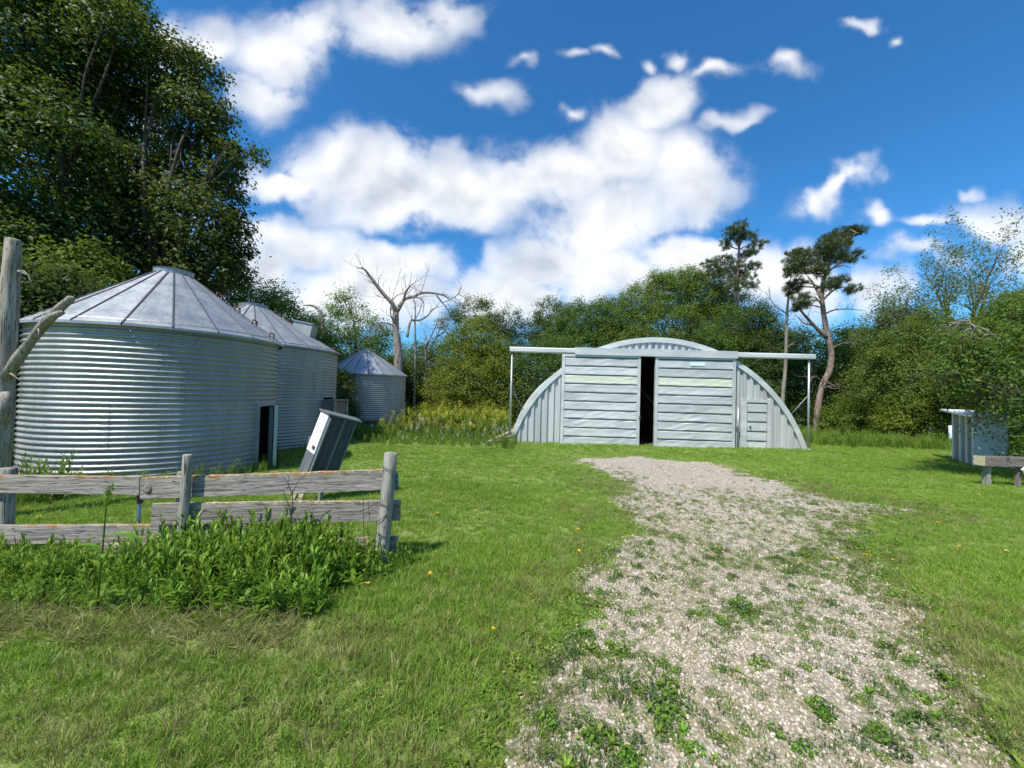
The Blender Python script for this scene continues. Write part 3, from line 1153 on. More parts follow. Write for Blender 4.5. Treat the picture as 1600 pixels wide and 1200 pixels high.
# ---------------------------------------------------------------- fence
def fence_board(pa, pb, Ya, Yb, hpx, mat, th=.04, knots=()):
    """pa, pb: pixel of the board's upper edge at its two ends"""
    A, B = at(pa[0], pa[1], Ya), at(pb[0], pb[1], Yb)
    d = (B - A)
    L = d.length
    hgt = hpx / F_PX * (Ya + Yb) / 2
    c = (A + B) / 2
    n = 14
    mb = MB()
    ph = random.uniform(0, 6)
    for i in range(n + 1):
        x = -L / 2 + L * i / n
        e = random.uniform(-.003, .003)
        bow = .006 * math.sin(ph + i * .45)
        for (y, z) in ((-th / 2, -hgt / 2 + e), (th / 2, -hgt / 2 + e), (th / 2, hgt / 2 + e * .7), (-th / 2, hgt / 2 + e * .7 - .004)):
            mb.v.append((x, y + bow * .5, z + bow * .35))
    for i in range(n):
        for q in range(4):
            k = i * 4
            mb.f.append((k + q, k + 4 + q, k + 4 + (q + 1) % 4, k + (q + 1) % 4))
    mb.f += [(0, 1, 2, 3), tuple(n * 4 + q for q in (3, 2, 1, 0))]
    o = mb.build('board', mat, fence)
    ux = d.normalized()
    uy = Vector((-ux.y, ux.x, 0)).normalized()
    uz = ux.cross(uy)
    M = Matrix((ux, uy, uz)).transposed().to_4x4()
    M.translation = c - uz * hgt / 2
    o.matrix_world = M
    for (t_, s) in knots:
        kb = MB()
        m_ = 10
        for r, y in ((1.0, -.002), (.62, -.014), (.25, -.008)):
            for q in range(m_):
                an = 2 * math.pi * q / m_
                kb.v.append((r * s * .75 * math.cos(an), -th / 2 + y, r * s * math.sin(an)))
        for ring in range(2):
            for q in range(m_):
                kb.f.append((ring * m_ + q, ring * m_ + (q + 1) % m_, (ring + 1) * m_ + (q + 1) % m_, (ring + 1) * m_ + q))
        kb.f.append(tuple(2 * m_ + q for q in range(m_)))
        k = kb.build('knot', 'board_wood_plain', o, True)
        k.location = (-L / 2 + L * t_, 0, 0)
    return o


fence = empty('board_fence', (0, 0, 0))
tag(fence, 'weathered grey board fence with round posts and orange lichen', 'fence')


def fy(px):
    """depth of the boards' line: straight on the left, falling away to the right end"""
    return 3.745 + max(0, px - 240) * .00066


def fb(x0, y0, x1, y1, hpx, mat, th=.04, back=0.0, knots=()):
    fence_board((x0, y0), (x1, y1), fy(x0) + back, fy(x1) + back, hpx, mat, th, knots)


fb(-60, 742, 221, 744, 27.5, 'board_wood', .038, .0)
fb(221.5, 746, 603, 733, 32, 'board_wood', .044, .003, ((.03, .05),))
fb(-60, 821, 386, 817, 28, 'board_wood', .04, .001)
fb(240, 786, 626, 781, 31.5, 'board_wood_plain', .04, .002)
fb(158, 849.5, 330, 846.5, 31, 'board_wood_plain', .04, .0)
fb(331, 847, 622, 838, 24, 'board_wood_plain', .04, .001)
fb(-60, 882, 157, 880, 24, 'board_wood_plain', .04, .002)


def round_post(top, foot, Yt, Yf, r, mat='post_wood', name='post', sides=14):
    A = at(*top, Yt)
    B = at(*foot, Yf)
    d = (B - A).normalized()
    g = gzf(B.x, B.y)
    tt = (g - .08 - A.z) / d.z
    B = A + d * tt
    pts = [A, A + d * .012] + [A + d * tt * q for q in (.15, .3, .45, .6, .75, .9, 1)]
    rr = [r * .90, r] + [r * random.uniform(.97, 1.05) for _ in range(7)]
    return MB().tube([p for p in pts], rr, sides, .025).build(name, mat, fence, True)


round_post((13, 731), (4, 880), 3.83, 3.83, .062)
pB = round_post((294, 710), (284, 850), 3.712, 3.705, .042)
pC = round_post((611, 707), (597, 862), 3.895, 3.885, .066)
round_post((284, 737), (279, 850), 3.84, 3.84, .036)
# steel stake with a red top, behind the boards
A, B = at(219, 772, 3.9), at(215, 850, 3.9)
st = MB().tube([A, (A + B) / 2, (B.x, B.y, gzf(B.x, B.y) - .1)], .016, 8).build('stake', 'galvanized_pipe', fence, True)
MB().tube([at(219.5, 764, 3.895), at(218.5, 786, 3.895)], .024, 8).build('stake_cap', 'red_paint', st)
# wire wound round the end post
for (p0, p1) in (((598, 730), (622, 737)), ((592, 787), (617, 792)), ((588, 832), (604, 840)), ((588, 815), (604, 804)), ((560, 800), (594, 783))):
    MB().tube([at(p0[0], p0[1], 3.822), at((p0[0] + p1[0]) / 2, (p0[1] + p1[1]) / 2 + 1.5, 3.808), at(p1[0], p1[1], 3.826)], .0035, 5).build('wire', 'wire', fence)
MB().tube([at(567, 769, 3.9), at(568, 810, 3.88), at(569, 862, 3.88)], .003, 5).build('wire', 'wire', fence)
tw = MB()
for k in range(9):
    tw.tube([at(619 + random.uniform(-1, 3), 736 + random.uniform(0, 8), 3.93), at(621 + random.uniform(-3, 3), 748 + random.uniform(-3, 3), 3.91), at(619 + random.uniform(-2, 3), 762 + random.uniform(-5, 5), 3.92)], .0045, 5)
tw.build('twine', 'blue_twine', fence)

# ---------------------------------------------------------------- leaning metal cabinet behind the fence
def cabinet():
    p = at(500, 775, 6.3)
    root = empty('metal_cabinet', (p.x - .1, p.y, gzf(p.x, p.y) - .02))
    tag(root, 'leaning dark ribbed metal cabinet with a white upper front and tin lid', 'cabinet')
    # front face looks to the camera's left, side face to the camera's right
    q = empty('q')
    w, d, h = .33, .46, 1.06
    bd = MB().box(-w / 2, w / 2, 0, d, 0, h).build('body', 'old_dark_metal', root)
    MB().box(-w / 2 + .005, w / 2 - .005, -.022, -.001, .42, h - .012).build('front_panel', 'white_paint', bd)
    MB().box(-w / 2 + .005, w / 2 - .005, -.016, -.001, .02, .415).build('lower_panel', 'old_grey_metal', bd)
    MB().box(w / 2 - .13, w / 2 - .04, -.04, -.023, .48, .53).build('latch', 'rust', bd)
    for k, x in enumerate((.0, .075, .15, .225, .30, .37, .415)):
        t_ = .030 if k % 3 == 0 else .014
        MB().add([(w / 2 + .001, x, .02), (w / 2 + t_, x + .012, .02), (w / 2 + t_, x + .03, .02), (w / 2 + .001, x + .042, .02),
                  (w / 2 + .001, x, h - .03), (w / 2 + t_, x + .012, h - .03), (w / 2 + t_, x + .03, h - .03), (w / 2 + .001, x + .042, h - .03)],
                 [(0, 1, 5, 4), (1, 2, 6, 5), (2, 3, 7, 6), (0, 3, 2, 1), (4, 5, 6, 7)]).build('rib', 'old_grey_metal' if k % 3 == 0 else 'old_dark_metal', bd)
    MB().add([(-w / 2 - .03, -.05, h + .002), (w / 2 + .05, -.05, h + .002), (w / 2 + .05, d + .05, h + .002), (-w / 2 - .03, d + .05, h + .002),
              (-w / 2 - .03, -.05, h + .025), (0, -.05, h + .045), (w / 2 + .05, -.05, h + .025), (-w / 2 - .03, d + .05, h + .025), (0, d + .05, h + .045), (w / 2 + .05, d + .05, h + .025)],
             [(3, 2, 1, 0), (0, 1, 6, 5, 4), (2, 3, 7, 8, 9), (1, 2, 9, 6), (3, 0, 4, 7), (4, 5, 8, 7), (5, 6, 9, 8)]).build('lid', 'old_grey_metal', bd)
    # turned so that two faces show, then leaning to the right of the camera
    M = Matrix.Rotation(R_(17), 4, 'Y') @ Matrix.Rotation(R_(-5), 4, 'X') @ Matrix.Rotation(R_(-43), 4, 'Z')
    corner = M @ Vector((-w / 2, 0, h))
    off = at(504, 642, 6.25) - root.location - corner
    bd.matrix_local = Matrix.Translation(off) @ M
    for (lx, ly) in ((-w / 2 + .04, .05), (w / 2 - .04, .05), (0, d - .05)):
        t0 = Vector(off) + M @ Vector((lx, ly, .06))
        t1 = Vector(off) + M @ Vector((lx, ly, -.5))
        t1.z = -.08
        MB().bar(t0, t1, .06, .05, (0, 1, 0)).build('leg', 'board_wood_plain', root)
    bpy.data.objects.remove(q)
    return root


cab = cabinet()
pp = at(484, 740, 6.62)
gp = gzf(pp.x, pp.y)
prop = MB().bar((pp.x - .10, pp.y, gp - .05), (pp.x + .02, pp.y, gp + .98), .09, .05, (0, 1, 0)).build('prop_post', 'post_wood')
tag(prop, 'flat wooden post standing just behind the leaning metal cabinet', 'post')
pp = at(499, 780, 6.0)
gp = gzf(pp.x, pp.y)
sk = MB().tube([(pp.x, pp.y, gp - .05), (pp.x + .01, pp.y, gp + .16), (pp.x + .02, pp.y, gp + .30)], [.03, .028, .026], 8, .05).build('short_stake', 'post_wood')
tag(sk, 'short round wooden stake at the foot of the leaning metal cabinet', 'stake')

# ---------------------------------------------------------------- snag and fallen limb on the left
def snag():
    Y0 = 5.0
    b0 = at(-6, 700, Y0)
    root = empty('dead_snag', (b0.x, b0.y, gzf(b0.x, b0.y)))
    tag(root, 'bare grey snag with a leaning broken limb beside the nearest grain bin', 'dead tree')
    def rel(p):
        return Vector(p) - root.location
    pts = [rel((b0.x - .03, b0.y, gzf(b0.x, b0.y) - .1))] + [rel(at(x, y, Y0)) for x, y in ((1, 643), (7, 558), (14, 473), (18, 417), (21, 376), (21.5, 373))]
    MB().tube(pts, [.125, .115, .105, .096, .084, .072, .05], 14, .09).build('trunk', 'log_wood', root, True)
    lim = [rel(at(x, y, Y_)) for x, y, Y_ in ((9, 590, 4.97), (28, 560, 4.93), (48, 534, 4.9), (70, 505, 4.86), (92, 482, 4.82), (112, 466, 4.8), (114, 464, 4.8))]
    MB().tube(lim, [.060, .058, .052, .056, .048, .040, .02], 12, .12).build('limb', 'log_wood', root, True)
    MB().tube([rel(at(66, 512, 4.86)), rel(at(82, 494, 4.82)), rel(at(97, 488, 4.79))], [.048, .044, .03], 10, .06).build('limb', 'log_wood', root, True)
    for pl in (((30, 423, 4.95), (44, 430, 4.93), (50, 444, 4.9)), ((28, 424, 4.95), (38, 424, 4.93), (46, 432, 4.9)), ((12, 580, 4.95), (22, 587, 4.9), (33, 596, 4.88)), ((60, 508, 4.84), (61, 520, 4.8), (60, 528, 4.79))):
        MB().tube([rel(at(*p)) for p in pl], [.013, .009, .004], 6).build('branch_stub', 'log_wood', root, True)
    MB().tube([rel(at(2, 660, 4.9)), rel(at(9, 630, 4.9)), rel(at(8, 612, 4.9))], [.07, .066, .04], 10, .08).build('stub', 'log_wood', root, True)
    return root


snag()

# ---------------------------------------------------------------- right side: shed, timber rail, fence stakes
def shed():
    pl = at(1524, 722, 12.2)
    root = empty('white_shed', (pl.x, pl.y, gzf(pl.x, pl.y) - .05), (0, 0, R_(-36)))
    tag(root, 'low white sheet metal shed half hidden behind the drooping tree', 'shed')
    # local: x along the front (to the right), y away; the left end faces the camera a little
    W, D, H = 2.0, 2.0, 1.62
    MB().box(.0, W, 0, .04, 0, H).build('front_wall', 'white_paint', root)
    MB().box(-.002, .038, .042, D, 0, H + .1).build('end_wall', 'post_wood', root)
    for t_ in (.06, .62, 1.2, 1.93):
        MB().box(-.045, -.004, t_ - .05, t_ + .05, 0, H + .05).build('batten', 'white_paint', root)
    MB().box(W - .04, W - .001, .042, D, 0, H + .08).build('side_wall', 'white_paint', root)
    MB().box(.04, W - .042, D - .04, D - .002, 0, H + .1).build('back_wall', 'white_paint', root)
    MB().add([(-.3, -.16, H + .005), (W + .1, -.16, H + .005), (W + .1, D + .15, H + .125), (-.3, D + .15, H + .125), (-.3, -.16, H + .07), (W + .1, -.16, H + .07), (W + .1, D + .15, H + .19), (-.3, D + .15, H + .19)],
             [(0, 3, 2, 1), (4, 5, 6, 7), (0, 1, 5, 4), (1, 2, 6, 5), (2, 3, 7, 6), (3, 0, 4, 7)]).build('roof', 'white_paint', root)


shed()


def rail():
    pb = at(1541, 757, 9.0)
    root = empty('timber_rail', (pb.x, pb.y, gzf(pb.x, pb.y)))
    tag(root, 'heavy dark timber rail on short posts in front of the white shed', 'rail')
    def rel(p):
        return Vector(p) - root.location
    A, B = at(1531, 719.5, 8.95), at(1700, 728, 8.8)
    B.z = A.z
    MB().bar(rel(A), rel(B), .20, .21).build('beam', 'dark_timber', root)
    A2 = rel(A)
    MB().box(A2.x - .02, A2.x - .002, A2.y - .102, A2.y + .102, A2.z - .106, A2.z + .106).build('beam_end', 'board_wood_plain', root)
    MB().bar(rel((pb.x, pb.y, gzf(pb.x, pb.y) - .1)), rel((pb.x + .02, pb.y, A.z - .107)), .10, .10, (0, 1, 0)).build('leg', 'post_wood', root)
    q = at(1590, 775, 8.9)
    MB().bar(rel((q.x, q.y, gzf(q.x, q.y) - .1)), rel((q.x + .03, q.y, A.z - .107)), .07, .07, (0, 1, 0)).build('leg', 'dark_timber', root)
    MB().bar(rel((q.x + .28, q.y - .12, gzf(q.x, q.y) + .1)), rel((q.x - .01, q.y - .12, A.z - .12)), .13, .04, (0, 1, 0)).build('brace', 'white_paint', root)


rail()
for (px, py, Y_, h_, r_, lab) in ((1453, 694, 20.0, .72, .05, 'thin whitish fence stake at the wood edge, left of the thicker one'), (1486, 703, 18.0, .80, .09, 'thick white fence stake in the weeds left of the white shed')):
    p = at(px, py, Y_)
    g = gzf(p.x, p.y)
    o = MB().tube([(0, 0, -.15), (0, 0, h_ + .25), (0, 0, h_ + .27)], [r_, r_ * .95, r_ * .8], 10, .03).build('fence_stake', 'white_paint', None, True)
    o.location = (p.x, p.y, g)
    tag(o, lab, 'stake', 'white stakes at the wood edge')

# ---------------------------------------------------------------- trees
def unit(v):
    return v / np.maximum(np.linalg.norm(v, axis=-1, keepdims=True), 1e-6)


def leaf_quads(C, Nrm, size, rs, tint, aspect=.5, fold=.18):
    """one folded leaf (4 points, 2 faces joined on the midrib) for every centre C with normal Nrm"""
    n = len(C)
    t_ = unit(np.cross(Nrm, rs.normal(size=(n, 3))))
    b_ = np.cross(Nrm, t_)
    L = (size * rs.uniform(.7, 1.3, n))[:, None]
    droop = Nrm * L * rs.uniform(-.25, .05, n)[:, None]
    v0 = C - t_ * L * .5
    v1 = C + b_ * L * aspect * .5 + Nrm * L * fold - t_ * L * .05
    v2 = C + t_ * L * .5 + droop
    v3 = C - b_ * L * aspect * .5 + Nrm * L * fold - t_ * L * .05
    V = np.stack([v0, v1, v2, v3], 1).reshape(-1, 3)
    Q = np.arange(n * 4).reshape(n, 4)
    T = np.repeat(tint, 4)
    return V, Q, T


def crown_points(ells, rs, clump_r, per, density, shell=.62, keep=1.0):
    """leaf centres and normals: clumps spread through ellipsoids, thicker towards their skin"""
    cen, nor, tin = [], [], []
    for (c, rad) in ells:
        c, rad = np.array(c), np.array(rad)
        area = 4 * math.pi * ((rad[0] * rad[1]) ** 1.6 / 3 + (rad[0] * rad[2]) ** 1.6 / 3 + (rad[1] * rad[2]) ** 1.6 / 3) ** (1 / 1.6)
        n = max(5, int(area * density / (clump_r ** 2)))
        d = unit(rs.normal(size=(n, 3)))
        d[:, 2] = np.where(d[:, 2] < -.75, -d[:, 2], d[:, 2])
        rr = shell + (1 - shell) * rs.uniform(0, 1, n) ** .6
        # uneven skin: boughs push out, hollows fall in
        lump = .66 + .62 * vnoise(d[:, 0] * 3 + c[0], d[:, 1] * 3 + d[:, 2] * 2.3 + c[2], 1.4, 5) + .10 * (rs.uniform(0, 1, n) > .9)
        P = c + d * rad * (rr * lump)[:, None]
        if keep < 1:
            k = rs.uniform(0, 1, n) < keep
            P, d = P[k], d[k]
        m = len(P)
        ct = rs.uniform(0, 1, m)
        cr = clump_r * rs.uniform(.6, 1.35, m)
        k = rs.poisson(per, m) + 4
        idx = np.repeat(np.arange(m), k)
        off = rs.normal(size=(len(idx), 3)) * np.array([.5, .5, .32]) * cr[idx][:, None]
        # sprays hang outward along the bough
        off += d[idx] * (rs.uniform(-.4, .6, len(idx)) * cr[idx])[:, None]
        cen.append(P[idx] + off)
        nor.append(unit(unit(off + 1e-4) * .45 + d[idx] * .45 + np.array([0, 0, .75]) + rs.normal(size=(len(idx), 3)) * .55))
        tin.append(np.clip(ct[idx] * .6 + rs.uniform(0, .4, len(idx)), 0, 1))
    return np.concatenate(cen), np.concatenate(nor), np.concatenate(tin)


def limb_path(a, b_, rs, bend=.12, n=5):
    a, b_ = np.array(a, float), np.array(b_, float)
    L = np.linalg.norm(b_ - a)
    o1 = rs.normal(size=3) * L * bend
    pts = []
    for i in range(n + 1):
        t_ = i / n
        pts.append(a + (b_ - a) * t_ + o1 * math.sin(math.pi * t_) + np.array([0, 0, L * .10 * math.sin(math.pi * t_)]))
    return pts


def tree(name, label, Y, ells_px, mat='leaf_maple', leaf=.15, clump=.5, per=26, density=.75, base_px=None, trunk_r=.16, cat='tree', group='trees of the shelterbelt',
         seed=0, bark_mat='bark_dark', keep=1.0, aspect=.5, depth=1.0, low=False):
    """a tree whose boughs fill the ellipsoids given by their outline in the photograph (px, py, rx, ry, depth shift) at depth Y"""
    rs = np.random.RandomState(seed * 13 + 5)
    ells = []
    for e in ells_px:
        px, py, rx, ry = e[:4]
        dy = e[4] if len(e) > 4 else 0.0
        Ye = Y + dy
        c = at(px, py, Ye)
        k = Ye / F_PX
        ells.append((np.array(c), (rx * k, (rx + ry) / 2 * k * depth, ry * k)))
    if base_px is None:
        base_px = sum(e[0] for e in ells_px) / len(ells_px)
    bp = at(base_px, 640, Y)
    base = np.array((bp.x, bp.y, gzf(bp.x, bp.y)))
    root = empty(name, tuple(base))
    tag(root, label, cat, group)
    if Y > 15:
        leaf, per = leaf * .84, per * 1.3
    C, Nn, T = crown_points(ells, rs, clump, per, density, keep=keep)
    ok = C[:, 2] > gz(C[:, 0], C[:, 1]) + .05
    C, Nn, T = C[ok], Nn[ok], T[ok]
    V, Q, T4 = leaf_quads(C - base, Nn, leaf, rs, T, aspect)
    put('crown', np_mesh('crown', V, Q, mat, T4), root)
    # trunk and limbs
    zs = sorted([e[0][2] - base[2] for e in ells])
    top = zs[-1]
    mb = MB()
    fork = np.array([0, 0, max(.5, top * .28)]) + rs.normal(size=3) * .15 * np.array([1, 1, 0])
    mb.tube([(0, 0, -.2), (0, 0, .2), tuple(fork * .6), tuple(fork)], [trunk_r * 1.5, trunk_r * 1.15, trunk_r, trunk_r * .9], 9, .06)
    for (c, rad) in ells:
        c = c - base
        if c[2] < fork[2] * .6:
            continue
        p = limb_path(fork, c, rs)
        r0 = trunk_r * .62
        mb.tube([tuple(q) for q in p], [r0 * (1 - .8 * i / 5) for i in range(6)], 6, .05)
        for q in range(5):
            d = unit(rs.normal(size=3) + np.array([0, 0, .3]))
            e_ = c + d * np.array(rad) * .85
            s_ = p[rs.randint(2, 6)]
            mb.tube([tuple(w) for w in limb_path(s_, e_, rs, .1, 3)], [r0 * .35, r0 * .22, r0 * .14, r0 * .05], 5)
    mb.build('trunk', bark_mat, root, True)
    return root


TL = 'trees of the shelterbelt'
# tall dark trees over the near bins, left edge of the view
tree('maple_tree', 'tall dark maple filling the upper left corner behind the near bin', 13.2,
     [(40, 70, 110, 110, 0), (140, 20, 90, 70, 1), (-60, 150, 110, 150, 0), (60, 250, 130, 100, -.6), (150, 150, 55, 80, 1.2), (10, 380, 120, 80, -1), (130, 380, 90, 70, 0), (185, 60, 40, 50, 0), (60, -80, 130, 90, 1), (-40, 520, 90, 120, 0)],
     'leaf_dark', .16, .50, 34, 1.15, 60, .20, seed=1)
tree('maple_tree', 'tall maple with sky showing through its boughs, right of the upper left corner', 14.6,
     [(262, 118, 60, 42, 0), (312, 112, 32, 26, .6), (215, 200, 48, 70, 1), (300, 185, 46, 36, -.5), (335, 180, 22, 28, 0), (372, 243, 34, 13, -.6), (325, 250, 50, 36, .5), (240, 290, 70, 50, 0), (345, 300, 34, 34, 0),
      (300, 345, 66, 46, -.8), (360, 372, 28, 46, 0), (190, 350, 60, 60, 0), (322, 420, 66, 40, -.6), (240, 420, 80, 50, 0), (365, 430, 24, 30, 0), (150, 260, 50, 60, 0)],
     'leaf_dark', .16, .42, 28, .90, 250, .19, seed=2)
tree('maple_tree', 'round maple bough mass just left of the nearest grain bin', 11.6,
     [(30, 430, 80, 60, 0), (120, 430, 60, 42, 0), (50, 520, 70, 60, 0), (-60, 480, 90, 110, 0), (0, 600, 60, 80, -1)], 'leaf_maple', .15, .45, 30, 1.00, 0, .16, seed=3)
tree('lilac_bush', 'leafy shrub growing round the foot of the grey snag', 7.4,
     [(40, 445, 44, 34, 0), (60, 480, 30, 30, 0), (10, 500, 50, 50, .2), (20, 570, 44, 60, .2), (0, 650, 55, 50, 0), (-70, 560, 60, 120, 0), (105, 445, 34, 18, .8), (30, 540, 22, 40, .3), (20, 610, 20, 44, .3)], 'leaf_dark', .085, .26, 30, 1.9, 5, .05, 'shrub', seed=4)
# pale willows behind the bins
tree('willow_tree', 'pale green willow showing behind the roof of the nearest grain bin', 17.5,
     [(395, 490, 40, 42, 0), (350, 480, 40, 40, 0), (440, 500, 38, 30, 0), (430, 468, 26, 22, .5), (420, 540, 60, 40, 0)], 'leaf_light', .13, .42, 30, 1.00, seed=5)
tree('willow_tree', 'willow rising between the middle bin and the far bin', 22.0,
     [(480, 530, 40, 30, 0), (460, 500, 26, 24, 0), (500, 560, 40, 40, 0), (450, 580, 60, 60, 0)], 'leaf_light', .15, .5, 26, 0.94, seed=6)
tree('apple_tree', 'loose dark green tree rising behind the far grain bin', 26.0,
     [(545, 480, 24, 26, 0), (530, 515, 44, 34, 0), (575, 525, 36, 34, 0), (500, 540, 40, 40, 0), (560, 575, 60, 50, 0), (600, 560, 30, 50, .5), (540, 640, 60, 50, 0)], 'leaf_maple', .16, .5, 24, .62, seed=7)
tree('elder_bush', 'dark leafy shrub squeezed between the middle bin and the far bin', 17.6,
     [(533, 615, 20, 32, 0), (540, 650, 18, 26, 0), (526, 590, 12, 16, 0), (520, 650, 16, 30, .3)], 'leaf_dark', .10, .26, 30, .9, 530, .05, 'shrub', seed=8)
tree('maple_tree', 'low maple standing right of the dead forked tree', 31.0,
     [(665, 590, 44, 46, 0), (640, 575, 24, 34, 0), (690, 575, 34, 44, 0), (660, 640, 60, 40, 0), (610, 620, 40, 60, 0)], 'leaf_maple', .17, .55, 26, 0.94, seed=9)
tree('ash_tree', 'dark crowned ash whose top shows left of the barn above the light tree', 34.0,
     [(745, 498, 38, 30, 0), (795, 508, 28, 28, 0), (715, 515, 26, 30, 0), (770, 540, 50, 40, 0), (800, 545, 22, 26, 0), (760, 600, 60, 60, 0)], 'leaf_dark', .18, .5, 26, .62, seed=10)
tree('willow_tree', 'broad light green tree left of the barn track post', 27.0,
     [(745, 535, 36, 34, 0), (715, 560, 34, 34, 0), (770, 570, 38, 40, 0), (735, 600, 60, 44, -.5), (700, 620, 44, 46, 0), (780, 620, 44, 50, 0), (740, 655, 70, 40, -.8)], 'leaf_light', .16, .52, 28, 1.00, seed=11)
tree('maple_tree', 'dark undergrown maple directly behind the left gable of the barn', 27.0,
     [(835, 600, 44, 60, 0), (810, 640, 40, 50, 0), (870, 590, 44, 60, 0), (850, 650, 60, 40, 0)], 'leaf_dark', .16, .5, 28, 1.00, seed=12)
tree('poplar_tree', 'dark poplar top showing above the left end of the door track', 37.0,
     [(858, 492, 26, 26, 0), (845, 520, 24, 26, 0), (880, 510, 34, 34, 0), (850, 565, 44, 50, 0)], 'leaf_dark', .18, .5, 26, .66, seed=13)
tree('maple_tree', 'rounded green maple behind the left door of the barn', 35.0,
     [(905, 505, 36, 34, 0), (940, 500, 34, 34, 0), (880, 540, 36, 36, 0), (920, 560, 60, 44, -.5), (960, 540, 40, 40, 0)], 'leaf_maple', .18, .55, 28, 0.98, seed=14)
tree('maple_tree', 'big domed maple behind the crown of the arched barn', 36.0,
     [(1050, 465, 50, 40, 0), (1000, 480, 44, 36, 0), (1095, 470, 46, 42, 0), (970, 505, 40, 40, 0), (1040, 520, 70, 50, -1), (1110, 520, 50, 50, 0), (1130, 480, 40, 36, 0), (985, 545, 60, 40, -1), (1070, 440, 40, 20, 0), (1030, 446, 24, 16, 0)], 'leaf_maple', .18, .58, 28, 0.98, seed=15)
tree('maple_tree', 'drooping green maple behind the right door of the barn', 33.0,
     [(1150, 520, 44, 44, 0), (1120, 550, 40, 40, 0), (1170, 560, 40, 44, 0), (1140, 590, 60, 44, 0)], 'leaf_maple', .17, .55, 26, 0.98, seed=16)
tree('spruce_tree', 'dark narrow tree behind the right door of the barn below the straight pine', 30.0,
     [(1195, 520, 22, 40, 0), (1180, 560, 30, 40, 0), (1210, 560, 30, 44, 0), (1200, 610, 44, 50, 0), (1180, 500, 16, 30, 0)], 'leaf_dark', .16, .48, 28, 1.00, seed=17)
tree('maple_tree', 'dark maple behind the right gable of the barn, left of the crooked pine', 29.0,
     [(1240, 550, 36, 36, 0), (1225, 600, 40, 50, 0), (1255, 610, 36, 50, 0), (1230, 650, 50, 40, 0)], 'leaf_dark', .16, .5, 28, 1.00, seed=18)
tree('maple_tree', 'green maple right of the crooked pine', 27.0,
     [(1335, 550, 36, 34, 0), (1310, 580, 34, 40, 0), (1360, 575, 40, 40, 0), (1330, 620, 60, 44, 0), (1290, 640, 40, 44, .8)], 'leaf_maple', .16, .52, 28, 0.98, seed=19)
tree('ash_tree', 'dark ash whose top stands behind the leaves right of the crooked pine', 32.0,
     [(1370, 535, 34, 26, 0), (1340, 535, 28, 24, 0), (1405, 520, 34, 34, 0), (1390, 580, 60, 50, 0)], 'leaf_dark', .17, .5, 26, .7, seed=20)
tree('maple_tree', 'broad olive green maple left of the drooping tree', 21.5,
     [(1420, 545, 44, 40, 0), (1465, 530, 40, 40, 0), (1390, 590, 44, 44, 0), (1440, 600, 56, 50, -.6), (1490, 575, 44, 50, 0), (1455, 505, 30, 24, 0)], 'leaf_maple', .14, .46, 30, 0.98, seed=21)
tree('currant_bush', 'bright leafy shrub at the wood edge right of the barn post', 23.0,
     [(1330, 650, 34, 26, 0), (1360, 655, 30, 24, 0), (1305, 662, 22, 20, 0)], 'leaf_light', .12, .36, 28, .85, None, .04, 'shrub', 'shrubs at the wood edge', seed=22)
tree('currant_bush', 'leafy shrub at the wood edge left of the white stakes', 20.5,
     [(1420, 650, 36, 34, 0), (1450, 635, 30, 40, 0), (1400, 665, 26, 24, 0), (1475, 650, 26, 40, 0)], 'leaf_light', .12, .36, 28, .85, None, .04, 'shrub', 'shrubs at the wood edge', seed=23)
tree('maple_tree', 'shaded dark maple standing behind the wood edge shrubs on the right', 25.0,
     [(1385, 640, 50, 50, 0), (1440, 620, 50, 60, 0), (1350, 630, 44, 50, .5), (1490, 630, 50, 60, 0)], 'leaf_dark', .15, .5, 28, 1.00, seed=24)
tree('maple_tree', 'green maple crown reaching in at the right edge behind the shed', 17.5,
     [(1560, 530, 50, 50, 0), (1600, 500, 60, 40, 0), (1530, 580, 50, 50, 0), (1580, 600, 70, 60, 0), (1660, 540, 80, 90, 0), (1600, 660, 80, 60, 0)], 'leaf_maple', .13, .44, 30, 1.00, seed=25)
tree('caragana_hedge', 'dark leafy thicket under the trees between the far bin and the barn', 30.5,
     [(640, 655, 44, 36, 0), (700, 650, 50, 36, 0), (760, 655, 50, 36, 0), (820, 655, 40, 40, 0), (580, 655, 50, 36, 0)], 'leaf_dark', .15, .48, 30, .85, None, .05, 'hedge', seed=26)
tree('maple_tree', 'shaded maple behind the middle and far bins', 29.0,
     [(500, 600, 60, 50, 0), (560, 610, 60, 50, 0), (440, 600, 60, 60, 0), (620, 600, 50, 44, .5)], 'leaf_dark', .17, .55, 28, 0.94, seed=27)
tree('maple_tree', 'deep green maple filling the wood behind the barn roof', 42.0,
     [(930, 560, 80, 50, 0), (1040, 560, 90, 60, 0), (1160, 560, 90, 60, 0), (1270, 580, 80, 60, 0), (1380, 590, 90, 70, 0)], 'leaf_dark', .24, 1.00, 26, .7, seed=28)
tree('maple_tree', 'deep green maple far behind the trees left of the barn', 42.0,
     [(560, 600, 80, 50, 0), (670, 610, 70, 44, 0), (760, 600, 80, 60, 0), (860, 580, 70, 60, 0), (470, 590, 80, 70, 0)], 'leaf_dark', .24, 1.00, 26, .7, seed=29)


